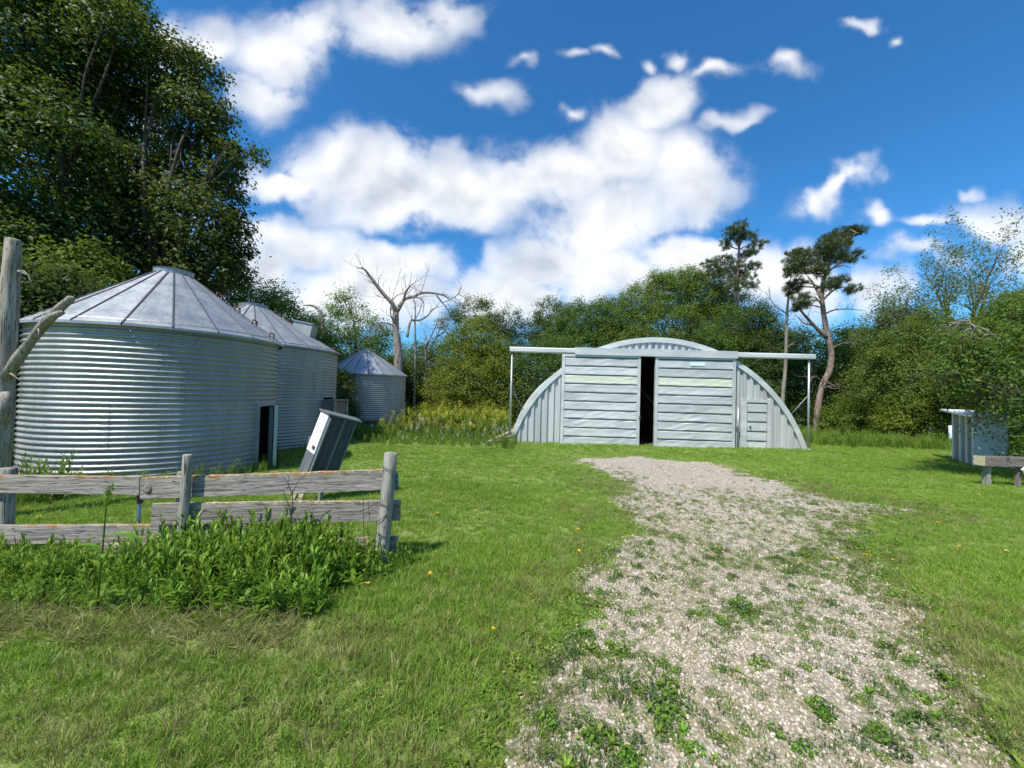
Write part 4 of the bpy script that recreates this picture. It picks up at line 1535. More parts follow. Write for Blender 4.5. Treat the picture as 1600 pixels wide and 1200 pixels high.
# ---- branching wood, for bare and thin-leaved trees
def branch_out(mb, p, d, L, r, lev, rs, ends, up=.15, spread=.55, n=3, droop=0.0, wig=.12):
    pts = [np.array(p, float)]
    rad = [r]
    seg = 4
    d = unit(np.array(d, float))
    for i in range(seg):
        d = unit(d + rs.normal(size=3) * wig + np.array([0, 0, up * .2 - droop * .25]))
        pts.append(pts[-1] + d * L / seg)
        rad.append(r * (1 - .62 * (i + 1) / seg))
    mb.tube([tuple(q) for q in pts], rad, 6 if lev > 1 else 4, 0, cap=False)
    if lev == 0:
        ends.append((pts[-1], d))
        return
    for k in range(n + (rs.rand() < .5)):
        i = rs.randint(1, seg + 1)
        nd = unit(d + rs.normal(size=3) * spread + np.array([0, 0, up]))
        branch_out(mb, pts[i], nd, L * rs.uniform(.5, .78), rad[i] * .72, lev - 1, rs, ends, up, spread, n, droop, wig)
    ends.append((pts[-1], d))


def drawn_tree(name, label, Y, polys, bark_mat, cat, twigs=(), twig_lev=1, seed=0, base=None, leaf=None, group=None, twig_r=.018, depth=.5):
    """polys: list of (list of pixel points, list of radii in m, depth drift)"""
    rs = np.random.RandomState(seed)
    p0 = polys[0][0][0] if base is None else base
    bp = at(*p0, Y)
    root = empty(name, (bp.x, bp.y, gzf(bp.x, bp.y)))
    tag(root, label, cat, group)
    loc = Vector(root.location)
    ends = []
    first = True
    for (pp, rr, drift) in polys:
        pts = []
        n = len(pp)
        for i, q in enumerate(pp):
            pts.append(at(q[0], q[1], Y + drift * i / max(1, n - 1)) - loc)
        if first:
            pts = [Vector((pts[0].x, pts[0].y, -.2))] + pts
            rr = [rr[0] * 1.15] + list(rr)
        # refine so that the wood bends smoothly
        fine, fr = [], []
        for i in range(len(pts) - 1):
            for k in range(3):
                t_ = k / 3
                a, b_, c, d_ = pts[max(i - 1, 0)], pts[i], pts[i + 1], pts[min(i + 2, len(pts) - 1)]
                fine.append(.5 * ((2 * b_) + (c - a) * t_ + (2 * a - 5 * b_ + 4 * c - d_) * t_ * t_ + (3 * b_ - a - 3 * c + d_) * t_ ** 3))
                fr.append(rr[i] + (rr[i + 1] - rr[i]) * t_)
        fine.append(pts[-1])
        fr.append(rr[-1])
        mb = MB()
        mb.tube(fine, fr, 10 if max(rr) > .08 else 6, .07)
        if twigs:
            for k in range(twigs[0] if first else twigs[1]):
                i = rs.randint(max(1, len(fine) // (2 if first else 4)), len(fine))
                dr = unit(np.array(fine[i] - fine[i - 1]) * 1.0 + rs.normal(size=3) * .35 * (fine[i] - fine[i - 1]).length + 1e-6)
                dr = unit(dr + rs.normal(size=3) * .6 + np.array([0, 0, .25]))
                branch_out(mb, fine[i], dr, rs.uniform(.5, 1.3) * twigs[2], min(fr[i] * .5, twig_r), twig_lev, rs, ends, .15, .5, 2)
        mb.build('trunk' if first else 'branch', bark_mat, root, True)
        first = False
    return root, ends, loc


# big dead tree over the far bin
def Z6(*pts):
    return [(540 + x / 6, 400 + y / 6) for x, y in pts]


drawn_tree('dead_tree', 'tall bare dead tree with forked grey limbs behind the far grain bin', 25.0, [
    (Z6((500, 1500), (495, 1050), (490, 850), (470, 700), (470, 530)), [0.309, 0.295, 0.242, 0.208, 0.201], 0),
    (Z6((470, 540), (440, 450), (350, 350), (280, 260), (220, 180), (170, 120), (105, 112)), [0.168, 0.141, 0.127, 0.107, 0.081, 0.057, 0.020], -1.2),
    (Z6((470, 540), (520, 450), (560, 400), (640, 380), (720, 345), (840, 350), (930, 375), (975, 410)), [0.161, 0.134, 0.114, 0.094, 0.081, 0.067, 0.053, 0.034], 1.5),
    (Z6((545, 420), (560, 350), (590, 300), (622, 264)), [0.087, 0.074, 0.053, 0.020], -.6),
    (Z6((915, 435), (980, 410), (1040, 370), (1080, 310), (1070, 250), (1040, 205)), [0.034, 0.040, 0.034, 0.030, 0.020, 0.008], 2.0),
    (Z6((850, 365), (900, 430), (950, 490), (985, 560), (985, 600)), [0.053, 0.044, 0.034, 0.023, 0.010], 1.0),
    (Z6((640, 385), (700, 400), (735, 450), (720, 530)), [0.040, 0.037, 0.030, 0.014], -1.0),
    (Z6((580, 760), (600, 640), (625, 600), (700, 600), (780, 550), (800, 510), (860, 480), (920, 470)), [0.081, 0.074, 0.067, 0.060, 0.050, 0.037, 0.023, 0.010], 1.0),
    (Z6((455, 620), (425, 560), (420, 470)), [0.053, 0.047, 0.027], -.8),
    (Z6((460, 680), (420, 640), (350, 625), (300, 650), (240, 740), (190, 800)), [0.047, 0.044, 0.037, 0.030, 0.020, 0.010], -1.5),
    (Z6((440, 420), (480, 370), (560, 355), (640, 400)), [0.034, 0.030, 0.023, 0.014], -1.2),
    (Z6((435, 415), (450, 350), (480, 270), (500, 190), (520, 110)), [0.027, 0.023, 0.019, 0.014, 0.005], .8),
    (Z6((345, 340), (310, 280), (312, 200)), [0.040, 0.034, 0.014], .4),
    (Z6((705, 345), (740, 250), (760, 170), (790, 100)), [0.023, 0.019, 0.012, 0.004], -.5),
    (Z6((370, 395), (300, 370), (255, 320)), [0.027, 0.017, 0.005], .6),
], 'bark_dead', 'dead tree', (4, 6, 1.1), 2, 31, base=(625, 600))
for i, (polys, lab, Y_) in enumerate((
    ([(Z6((655, 1000), (655, 850), (650, 620), (655, 500), (640, 380)), [.09, .08, .065, .05, .02], 0), (Z6((652, 640), (600, 540), (570, 480)), [.04, .03, .01], .5), (Z6((652, 600), (700, 500), (720, 440)), [.04, .03, .01], -.5)],
     'thin upright dead sapling right of the big dead tree', 28.0),
    ([(Z6((755, 1050), (755, 870), (790, 780), (850, 640), (880, 560)), [.075, .07, .055, .04, .012], 0), (Z6((755, 850), (750, 760), (720, 660)), [.05, .04, .012], .4)],
     'slender dead sapling with two stems right of the dead tree', 29.0),
    ([(Z6((785, 1050), (790, 880), (850, 760), (890, 650), (910, 500)), [.08, .075, .06, .045, .015], 0), (Z6((850, 760), (920, 710), (980, 650)), [.045, .03, .01], .5)],
     'leaning dead sapling nearest the light green tree left of the barn', 29.5))):
    drawn_tree('dead_sapling', lab, Y_, polys, 'bark_dead', 'dead sapling', (5, 5, .9), 1, 40 + i, base=polys[0][0][0], group='dead saplings beside the dead tree')
# curled dead branch poking out over the willows
drawn_tree('dead_tree', 'dead trunk whose curled tip pokes out above the willow behind the bins', 24.0,
           [([(512, 600), (508, 540), (503, 500), (500, 487), (490, 478), (474, 477)], [.16, .14, .12, .10, .08, .03], 0)], 'bark_dead', 'dead tree', None, 0, 50)


# ---- pines
def Z7(x, y):
    return (1080 + x / 3.077, 320 + y / 3.077)


def pine(name, label, Y, polys, pads, seed, twigs=None):
    root, ends, loc = drawn_tree(name, label, Y, polys, 'bark_pine', 'pine tree', twigs, 1, seed, base=polys[0][0][0], group='pines behind the barn')
    rs = np.random.RandomState(seed)
    Cs, Ds, Ts = [], [], []
    tw = MB()
    trunk_pts = [at(q[0], q[1], Y) - loc for q in polys[0][0][1:]]
    for (x, y, rx, ry) in pads:
        px, py = Z7(x, y)
        dy = rs.uniform(-1.1, 1.1)
        c = np.array(at(px, py, Y + dy) - loc)
        k = Y / F_PX / 3.077
        rad = np.array([rx * k, max(rx * k, .5) * .9, ry * k])
        n = int(26 * (rad[0] * rad[1] * rad[2]) ** .5 / .25) + 12
        d = unit(rs.normal(size=(n, 3)))
        P = c + d * rad * rs.uniform(.35, 1.25, n)[:, None] ** .8
        tp = min(trunk_pts, key=lambda q: (q - Vector(c)).length + abs(q.z - c[2] + .5))
        tw.tube([tuple(w) for w in limb_path(tp, c, rs, .1, 4)], [.055, .045, .035, .025, .015], 5)
        for q in range(0, n, 6):
            tw.tube([tuple(c), tuple(P[q])], [.015, .006], 4)
        m = 34
        idx = np.repeat(np.arange(n), m)
        nd = unit(rs.normal(size=(len(idx), 3)) * .75 + d[idx] * .7 + np.array([0, 0, .5]))
        Cs.append(P[idx] + rs.normal(size=(len(idx), 3)) * .06)
        Ds.append(nd)
        Ts.append(np.clip(np.repeat(rs.uniform(0, 1, n), m) * .7 + rs.uniform(0, .3, len(idx)), 0, 1))
    C, D, T = np.concatenate(Cs), np.concatenate(Ds), np.concatenate(Ts)
    L = rs.uniform(.14, .24, len(C))[:, None]
    S = unit(np.cross(D, rs.normal(size=D.shape))) * .014
    V = np.stack([C - S, C + S, C + D * L], 1).reshape(-1, 3)
    put('needles', np_mesh('needles', V, np.arange(len(V)).reshape(-1, 3), 'leaf_pine', np.repeat(T, 3)), root)
    tw.build('bough', 'bark_pine', root, True)


pine('pine_tree', 'crooked pine with a windswept top and long bare trunk right of the barn', 24.0, [
    ([(1274, 690), (1275, 671), (1279, 629), (1286, 599), (1296, 580), (1299, 550), (1291, 515), (1286, 482), (1284, 450), (1291, 427), (1301, 401), (1314, 378), (1338, 364)],
     [.19, .18, .17, .17, .165, .16, .145, .13, .115, .095, .075, .05, .025], 0),
    ([(1291, 527), (1275, 512), (1262, 498), (1250, 484)], [.14, .11, .085, .05], -.6),
    ([(1290, 522), (1270, 508), (1256, 505), (1247, 495)], [.10, .08, .05, .02], .8),
    ([(1285, 470), (1272, 445), (1262, 432)], [.09, .07, .04], .4),
    ([(1285, 470), (1297, 458), (1310, 450), (1330, 449)], [.07, .055, .04, .015], -.5),
    ([(1290, 490), (1305, 484), (1330, 483), (1352, 486)], [.05, .04, .03, .01], .5),
    ([(1299, 545), (1315, 537), (1340, 536)], [.04, .03, .01], -.6),
    ([(1284, 612), (1292, 604), (1300, 607), (1312, 607)], [.035, .03, .02, .008], -1.0),
    ([(1291, 604), (1280, 592), (1270, 588), (1266, 598)], [.035, .03, .02, .008], -1.0),
    ([(1291, 604), (1285, 588), (1298, 600), (1308, 606)], [.03, .022, .016, .006], -1.2),
    ([(1291, 427), (1310, 415), (1330, 418)], [.05, .035, .01], .4)],
    [(800, 124, 46, 14), (740, 132, 44, 20), (700, 160, 56, 30), (660, 185, 44, 30), (735, 185, 30, 26), (620, 225, 60, 34), (700, 230, 44, 30), (760, 250, 44, 30), (640, 265, 56, 34), (560, 260, 40, 30),
     (500, 245, 40, 26), (490, 285, 44, 30), (560, 305, 44, 28), (480, 325, 36, 22), (620, 320, 34, 24), (510, 375, 36, 22), (490, 410, 36, 24), (540, 455, 42, 34), (520, 490, 24, 20), (700, 365, 44, 16), (670, 390, 26, 16), (775, 405, 30, 14), (530, 225, 18, 14)],
    61, (1, 3, .9))
pine('pine_tree', 'straight pine standing above the maples behind the barn', 33.0, [
    ([(1150, 640), (1149, 520), (1150, 460), (1152, 420), (1155, 390), (1156, 352)], [.24, .21, .17, .13, .09, .03], 0),
    ([(1152, 430), (1140, 415), (1130, 410)], [.08, .06, .02], .5),
    ([(1152, 410), (1168, 396), (1182, 386)], [.08, .06, .02], -.5),
    ([(1150, 455), (1165, 445), (1172, 438)], [.08, .06, .02], .5)],
    [(235, 105, 34, 26), (185, 130, 30, 30), (270, 150, 44, 20), (165, 190, 26, 26), (225, 160, 34, 24), (320, 190, 40, 18), (90, 285, 34, 22), (150, 265, 44, 24), (200, 300, 50, 32), (260, 240, 30, 14), (300, 295, 32, 18), (275, 370, 46, 34), (155, 340, 44, 32), (205, 385, 40, 30), (120, 320, 40, 26), (250, 330, 30, 24), (290, 230, 30, 12)],
    62)
drawn_tree('bare_birch', 'slim bare grey trunk between the two pines behind the barn', 25.0, [
    ([(1222, 640), (1224, 610), (1228, 560), (1229, 500), (1232, 465), (1236, 430)], [.12, .11, .10, .085, .06, .02], 0),
    ([(1229, 490), (1215, 480), (1204, 468), (1202, 445)], [.05, .04, .03, .01], .4),
    ([(1229, 490), (1240, 480), (1250, 470)], [.04, .03, .01], -.4),
    ([(1227, 545), (1240, 535), (1252, 528)], [.03, .02, .008], .6)], 'twig_grey', 'tree', (4, 4, .9), 1, 63)


# ---- thin-leaved ash on the right, mostly twigs against the sky
def twiggy(name, label, Y, base_px, top_zpx, seed, mat, leaf, nl, L0, r0, lev=4, lean=(0, 0, 1), leaf_keep=.5, group=None, bark_mat='twig_grey', up=.2, spread=.5, start_py=None, cl=.16):
    rs = np.random.RandomState(seed)
    bp = at(base_px, 640, Y)
    root = empty(name, (bp.x, bp.y, gzf(bp.x, bp.y)))
    tag(root, label, 'tree', group)
    ends = []
    mb = MB()
    z0 = 0 if start_py is None else at(base_px, start_py, Y).z - root.location.z
    if z0 > 0:
        mb.tube([(0, 0, -.2), (.05, 0, z0 * .5), (0, 0, z0)], [r0 * 1.5, r0 * 1.2, r0], 8, .05)
    for k in range(3 if z0 > 0 else 1):
        branch_out(mb, (0, 0, z0), np.array(lean) + rs.normal(size=3) * .30, L0 * rs.uniform(.8, 1.1), r0, lev, rs, ends, up, spread, 3)
    mb.build('trunk', bark_mat, root, True)
    E = np.array([e[0] for e in ends])
    D = np.array([e[1] for e in ends])
    k = rs.uniform(0, 1, len(E)) < leaf_keep
    E, D = E[k], D[k]
    idx = np.repeat(np.arange(len(E)), nl)
    C = E[idx] + rs.normal(size=(len(idx), 3)) * cl - np.array([0, 0, .05])
    Nn = unit(rs.normal(size=(len(idx), 3)) * .8 + np.array([0, 0, .5]))
    V, Q, T = leaf_quads(C, Nn, leaf, rs, rs.uniform(0, 1, len(C)), .42)
    put('crown', np_mesh('crown', V, Q, mat, T), root)
    return root


twiggy('ash_tree', 'thinly leaved ash with many bare twigs above the drooping tree', 24.0, 1512, None, 71, 'leaf_grey', .15, 14, 3.1, .14, 4, (-.02, 0, 1), .55, None, start_py=530, cl=.22)
twiggy('ash_tree', 'sparse twiggy ash between the crooked pine and the taller thin ash', 24.5, 1425, None, 72, 'leaf_grey', .15, 12, 2.4, .10, 4, (-.1, 0, 1), .5, None, start_py=545, cl=.22)

# ---- drooping Manitoba maple at the right edge
def drooping():
    rs = np.random.RandomState(81)
    Y0 = 10.4
    bp = at(1668, 700, Y0)
    root = empty('drooping_tree', (bp.x, bp.y, gzf(bp.x, bp.y)))
    tag(root, 'drooping tree with dark limbs and hanging bare twigs at the right edge', 'tree')
    loc = Vector(root.location)
    limbs = [
        ([(1668, 760, 10.4), (1660, 690, 10.4), (1640, 660, 10.3), (1600, 642, 10.1), (1560, 622, 9.9), (1525, 600, 9.8), (1495, 584, 9.7), (1465, 578, 9.6)], [.26, .22, .17, .13, .11, .09, .06, .02]),
        ([(1660, 690, 10.4), (1640, 620, 10.6), (1600, 592, 10.8), (1570, 570, 10.9), (1550, 545, 11), (1535, 510, 11)], [.18, .15, .12, .10, .07, .02]),
        ([(1660, 690, 10.4), (1655, 600, 10.5), (1640, 520, 10.6), (1610, 470, 10.7)], [.2, .17, .12, .04]),
        ([(1560, 622, 9.9), (1535, 575, 10.1), (1520, 530, 10.2), (1515, 500, 10.3)], [.08, .065, .045, .015]),
        ([(1655, 600, 10.5), (1690, 540, 10.6), (1720, 480, 10.7)], [.14, .10, .04]),
    ]
    ends = []
    for (pp, rr) in limbs:
        mb = MB()
        pts = [at(*p) - loc for p in pp]
        mb.tube(pts, rr, 9, .06)
        for k in range(30):
            i = rs.randint(1, len(pts))
            t_ = rs.uniform(0, 1)
            p = pts[i - 1] * (1 - t_) + pts[i] * t_
            dr = unit(np.array([rs.normal() * .8 - .25, rs.normal() * .7, rs.normal() * .5 + .15]))
            branch_out(mb, p, dr, rs.uniform(.5, .95), .020, 2, rs, ends, -.10, .6, 2, droop=.9, wig=.16)
        mb.build('limb' if pp[0][1] < 760 else 'trunk', 'twig_grey' if max(rr) < .1 else 'bark_dark', root, True)
    E = np.array([e[0] for e in ends])
    k = rs.uniform(0, 1, len(E)) < .62
    E = E[k]
    # leaves: on the twig ends, and thick boughs of leaf over the limbs
    idx = np.repeat(np.arange(len(E)), 12)
    C1_ = E[idx] + rs.normal(size=(len(idx), 3)) * np.array([.15, .15, .13])
    N1_ = unit(rs.normal(size=C1_.shape) * .7 + np.array([0, 0, .6]))
    ells = []
    for (px, py, rx, ry, Y_) in ((1590, 500, 44, 34, 10.8), (1540, 520, 34, 26, 10.8), (1600, 560, 50, 40, 11.2), (1510, 545, 26, 22, 10.4), (1580, 620, 40, 30, 10.9), (1640, 600, 60, 90, 11.0), (1590, 705, 22, 24, 9.6), (1625, 720, 40, 30, 9.9), (1490, 565, 20, 18, 9.9), (1660, 480, 60, 50, 11), (1600, 650, 24, 20, 9.6), (1625, 690, 36, 34, 10.2), (1535, 560, 34, 26, 9.7), (1500, 540, 28, 22, 9.8), (1560, 590, 34, 26, 9.6), (1520, 600, 24, 16, 9.5), (1475, 575, 18, 14, 9.6), (1575, 540, 40, 30, 9.9)):
        c = np.array(at(px, py, Y_) - loc)
        s = Y_ / F_PX
        ells.append((c, (rx * s, (rx + ry) / 2 * s, ry * s)))
    C2_, N2_, T2_ = crown_points(ells, rs, .24, 20, .62)
    C = np.concatenate([C1_, C2_])
    Nn = np.concatenate([N1_, N2_])
    ok = C[:, 2] > .08
    wx, wy = C[:, 0] + loc.x, C[:, 1] + loc.y
    ok &= ~((wx / wy < 1.29) & (C[:, 2] < 1.7) & (rs.uniform(0, 1, len(C)) < .8))      # the lower left of the crown is thin
    V, Q, T = leaf_quads(C[ok], Nn[ok], .095, rs, rs.uniform(0, 1, ok.sum()), .45)
    put('crown', np_mesh('crown', V, Q, 'leaf_maple', T), root)


drooping()


# ---------------------------------------------------------------- scattered ground plants and stones
def scatter(name, P, rot, scl, idx, variants, label, cat):
    """one object whose points each carry a small plant or stone (uncountable: stuff)"""
    coll = bpy.data.collections.new(name + '_kinds')
    for i, me in enumerate(variants):
        o = bpy.data.objects.new('%s_kind_%02d' % (name, i), me)
        coll.objects.link(o)
    me = bpy.data.meshes.new(name)
    me.vertices.add(len(P))
    me.vertices.foreach_set('co', np.ascontiguousarray(P, dtype=np.float32).ravel())
    for nm, arr, typ, key in (('rot', rot, 'FLOAT_VECTOR', 'vector'), ('scl', scl, 'FLOAT_VECTOR', 'vector'), ('idx', idx, 'INT', 'value')):
        a = me.attributes.new(nm, typ, 'POINT')
        a.data.foreach_set(key, np.ascontiguousarray(arr, dtype=np.int32 if typ == 'INT' else np.float32).ravel())
    me.update()
    ob = put(name, me)
    g = bpy.data.node_groups.new(name + '_scatter', 'GeometryNodeTree')
    g.interface.new_socket('Geometry', in_out='INPUT', socket_type='NodeSocketGeometry')
    g.interface.new_socket('Geometry', in_out='OUTPUT', socket_type='NodeSocketGeometry')
    gi, go = nn(g, 'NodeGroupInput'), nn(g, 'NodeGroupOutput')
    ci = nn(g, 'GeometryNodeCollectionInfo')
    ci.inputs['Collection'].default_value = coll
    ci.inputs['Separate Children'].default_value = True
    ci.inputs['Reset Children'].default_value = True
    ip = nn(g, 'GeometryNodeInstanceOnPoints')
    link(g, gi.outputs[0], ip.inputs['Points'])
    link(g, ci.outputs[0], ip.inputs['Instance'])
    ip.inputs['Pick Instance'].default_value = True

    def attr(nm, typ):
        n = nn(g, 'GeometryNodeInputNamedAttribute', data_type=typ)
        n.inputs['Name'].default_value = nm
        return n.outputs['Attribute']
    link(g, attr('idx', 'INT'), ip.inputs['Instance Index'])
    er = nn(g, 'FunctionNodeEulerToRotation')
    link(g, attr('rot', 'FLOAT_VECTOR'), er.inputs[0])
    link(g, er.outputs[0], ip.inputs['Rotation'])
    link(g, attr('scl', 'FLOAT_VECTOR'), ip.inputs['Scale'])
    link(g, ip.outputs[0], go.inputs[0])
    md = ob.modifiers.new('scatter', 'NODES')
    md.node_group = g
    tag(ob, label, cat, kind='stuff')
    return ob


def blade_mesh(name, mat, n, h0, h1, spread, width, lean, seed, seg=2):
    rs = np.random.RandomState(seed)
    V, F, T = [], [], []
    for i in range(n):
        a = rs.uniform(0, 2 * math.pi)
        r = spread * math.sqrt(rs.uniform(0, 1))
        x, y = r * math.cos(a), r * math.sin(a)
        h = rs.uniform(h0, h1)
        da = a + rs.normal() * .8
        ln = rs.uniform(.1, 1) * lean
        wa = rs.uniform(0, 2 * math.pi)
        wx, wy = math.cos(wa) * width / 2, math.sin(wa) * width / 2
        o = len(V)
        tt = rs.uniform(0, 1)
        for k in range(seg):
            t_ = k / seg
            cx, cy, czz = x + math.cos(da) * h * ln * t_ * t_, y + math.sin(da) * h * ln * t_ * t_, h * t_ * (1 - .25 * ln * t_)
            s = 1 - .35 * t_
            V += [(cx - wx * s, cy - wy * s, czz), (cx + wx * s, cy + wy * s, czz)]
            T += [tt * .7, tt * .7 + .1 * t_]
        V.append((x + math.cos(da) * h * ln, y + math.sin(da) * h * ln, h * (1 - .25 * ln)))
        T.append(min(1, tt * .7 + .3))
        for k in range(seg - 1):
            q = o + 2 * k
            F.append((q, q + 1, q + 3, q + 2))
        q = o + 2 * (seg - 1)
        F.append((q, q + 1, q + 2))
    me = bpy.data.meshes.new(name)
    me.from_pydata(V, [], F)
    a = me.attributes.new('tint', 'FLOAT', 'POINT')
    a.data.foreach_set('value', np.array(T, np.float32))
    me.materials.append(MATS[mat])
    return me


def leaf_strip(V, F, T, p, az, el, L, w, curl, tint, seg=3, cup=.15):
    """a lance-shaped leaf: rows of three points along a curving midrib"""
    o = len(V)
    x, y, z = p
    e = el
    step = L / seg
    for k in range(seg + 1):
        t_ = k / seg
        ww = w * (math.sin(math.pi * min(.97, .12 + .86 * t_)) ** .8) / 2
        sx, sy = -math.sin(az) * ww, math.cos(az) * ww
        up = cup * ww
        V += [(x - sx, y - sy, z + up), (x, y, z), (x + sx, y + sy, z + up)]
        T += [tint] * 3
        x += math.cos(az) * math.cos(e) * step
        y += math.sin(az) * math.cos(e) * step
        z += math.sin(e) * step
        e -= curl / seg
    for k in range(seg):
        q = o + 3 * k
        F += [(q, q + 1, q + 4, q + 3), (q + 1, q + 2, q + 5, q + 4)]


def finish(name, V, F, T, mat, smooth=True):
    me = bpy.data.meshes.new(name)
    me.from_pydata(V, [], F)
    a = me.attributes.new('tint', 'FLOAT', 'POINT')
    a.data.foreach_set('value', np.array(T, np.float32))
    me.materials.append(MATS[mat])
    if smooth:
        me.polygons.foreach_set('use_smooth', [True] * len(me.polygons))
    return me


def stem_weed(seed, H, n, Lf, wf, mat='weed_green', flower=None, erect=.9):
    rs = np.random.RandomState(seed)
    V, F, T = [], [], []
    nst = rs.randint(1, 4)
    extra = []
    for s in range(nst):
        az0 = rs.uniform(0, 6.28)
        lx, ly = math.cos(az0) * .14, math.sin(az0) * .14
        h = H * rs.uniform(.7, 1.1)
        bx, by = rs.normal() * .03, rs.normal() * .03

        def sp(t_):
            return (bx + lx * h * t_ * t_, by + ly * h * t_ * t_, h * t_)
        o = len(V)
        for k in range(4):
            c = sp(k / 3)
            r = .006 * (1 - .6 * k / 3)
            for q in range(3):
                V.append((c[0] + r * math.cos(q * 2.1), c[1] + r * math.sin(q * 2.1), c[2]))
                T.append(.4)
        for k in range(3):
            for q in range(3):
                F.append((o + k * 3 + q, o + k * 3 + (q + 1) % 3, o + k * 3 + 3 + (q + 1) % 3, o + k * 3 + 3 + q))
        az = rs.uniform(0, 6.28)
        for i in range(n):
            t_ = .06 + .92 * i / n
            az += 2.4 + rs.normal() * .3
            L = Lf * (1 - .55 * t_) * rs.uniform(.75, 1.2)
            leaf_strip(V, F, T, sp(t_), az, erect + rs.normal() * .2 + .25 * t_, L, wf * (1 - .4 * t_), .9 + rs.normal() * .3, float(np.clip(.15 + .6 * t_ + rs.normal() * .15, 0, 1)))
        extra.append((sp(1.0), h))
    me = finish('weed', V, F, T, mat)
    if flower:
        # flower head: many tiny florets
        me.materials.append(MATS[flower])
        bv = [tuple(v.co) for v in me.vertices]
        bf = [tuple(p.vertices) for p in me.polygons]
        nb = len(bf)
        for (c, h) in extra:
            for k in range(26):
                d = rs.normal(size=3)
                d /= np.linalg.norm(d)
                p = np.array(c) + d * np.array([.05, .05, .11]) * rs.uniform(.3, 1)
                s = rs.uniform(.008, .016)
                o = len(bv)
                bv += [(p[0] - s, p[1], p[2]), (p[0], p[1] - s, p[2] + s * .4), (p[0] + s, p[1], p[2]), (p[0], p[1] + s, p[2] + s * .4)]
                bf.append((o, o + 1, o + 2, o + 3))
        m2 = bpy.data.meshes.new('flowering_weed')
        m2.from_pydata(bv, [], bf)
        a = m2.attributes.new('tint', 'FLOAT', 'POINT')
        tv = np.full(len(bv), .5, np.float32)
        tv[:len(T)] = T
        a.data.foreach_set('value', tv)
        m2.materials.append(MATS[mat])
        m2.materials.append(MATS[flower])
        m2.polygons.foreach_set('material_index', [0] * nb + [1] * (len(bf) - nb))
        m2.polygons.foreach_set('use_smooth', [True] * len(bf))
        return m2
    return me


def rosette(seed, n, L, w, mat, el=.5, curl=1.0):
    rs = np.random.RandomState(seed)
    V, F, T = [], [], []
    az = 0
    for i in range(n):
        az += 2.4 + rs.normal() * .3
        leaf_strip(V, F, T, (rs.normal() * L * .08, rs.normal() * L * .08, .004), az, el + rs.normal() * .3, L * rs.uniform(.6, 1.2), w * rs.uniform(.8, 1.2), curl + rs.normal() * .3, rs.uniform(0, 1))
    return finish('rosette', V, F, T, mat)


def sprig(seed, n, R, h, s, mat):
    """a low cushion of many small round leaves (clover, knotweed)"""
    rs = np.random.RandomState(seed)
    a = rs.uniform(0, 6.28, n)
    r = R * np.sqrt(rs.uniform(0, 1, n))
    z = h * rs.uniform(.25, 1, n) * (1 - .55 * (r / R) ** 2)
    C = np.stack([r * np.cos(a), r * np.sin(a), z], 1)
    Nn = unit(np.stack([np.cos(a) * .4, np.sin(a) * .4, np.ones(n)], 1) + rs.normal(size=(n, 3)) * .45)
    V, Q, T = leaf_quads(C, Nn, s, rs, rs.uniform(0, 1, n), .6, .1)
    return np_mesh('sprig', V, Q, mat, T)


def spread(n_try, dens_fn, seed, ymin, ymax, xlim=1.62, pad=1.2):
    """random points of the view's ground wedge; dens_fn gives points per square metre"""
    rs = np.random.RandomState(seed)
    y = np.sqrt(rs.uniform(ymin ** 2, ymax ** 2, n_try))
    x = rs.uniform(-1, 1, n_try) * (xlim * y + pad)
    area = ((xlim * ymax + pad) + (xlim * ymin + pad)) * (ymax - ymin)
    d0 = n_try / area * (xlim * y * 2) / (xlim * y * 2 + 2 * pad) * 1.0
    k = rs.uniform(0, 1, n_try) < dens_fn(x, y) / np.maximum(d0, 1e-6)
    return x[k], y[k], rs


# places the grass does not grow: inside the buildings
BT = barn.rotation_euler.z
BX, BY = barn.location.x, barn.location.y


def blocked(x, y, m=0.0):
    b_ = np.zeros(x.shape, bool)
    for (c, R) in ((C1, 2.13), (C2, 2.8), (C3, 2.13)):
        b_ |= (x - c[0]) ** 2 + (y - c[1]) ** 2 < (R + m) ** 2
    lx = (x - BX) * math.cos(BT) + (y - BY) * math.sin(BT)
    ly = -(x - BX) * math.sin(BT) + (y - BY) * math.cos(BT)
    b_ |= (abs(lx) < 6.25 + m) & (ly > -.05 - m)
    return b_


def meadow(x, y):
    """1 where the unmown tall growth begins: left field edge, wood edge, foot of the bins"""
    m = np.zeros(x.shape)
    # between the far bin and the barn
    edge = 14.2 + (x + 5) * -.10 + (fbm(x, y, .8, 51) - .5) * 1.2
    m = np.maximum(m, ((y > edge) & (x < .2)).astype(float))
    edge2 = 19.2 - (x - 9) * .28 + (fbm(x, y, .8, 52) - .5) * 1.0
    m = np.maximum(m, ((y > edge2) & (x > 6.4)).astype(float))
    for (c, R, w) in ((C1, 2.13, .55), (C2, 2.8, .3), (C3, 2.13, .5)):
        d = np.hypot(x - c[0], y - c[1]) - R
        m = np.maximum(m, ((d < w * (.5 + fbm(x, y, 1.5, 53))) & (d > -.02)).astype(float))
    m = np.maximum(m, ((x < -6.2 - (7.6 - y) * .35) & (y > 5.0) & (y < 9)).astype(float))
    m = np.where((x > -7.0) & (x < -.3) & (y > 9.5) & (y < 14.0) & ~((np.hypot(x - C1[0], y - C1[1]) < 2.5) | (np.hypot(x - C2[0], y - C2[1]) < 3.1)), 0, m)
    return m


def rots(rs, n, tilt=.12):
    return np.stack([rs.normal(size=n) * tilt, rs.normal(size=n) * tilt, rs.uniform(0, 6.283, n)], 1)


FAC = 1.0
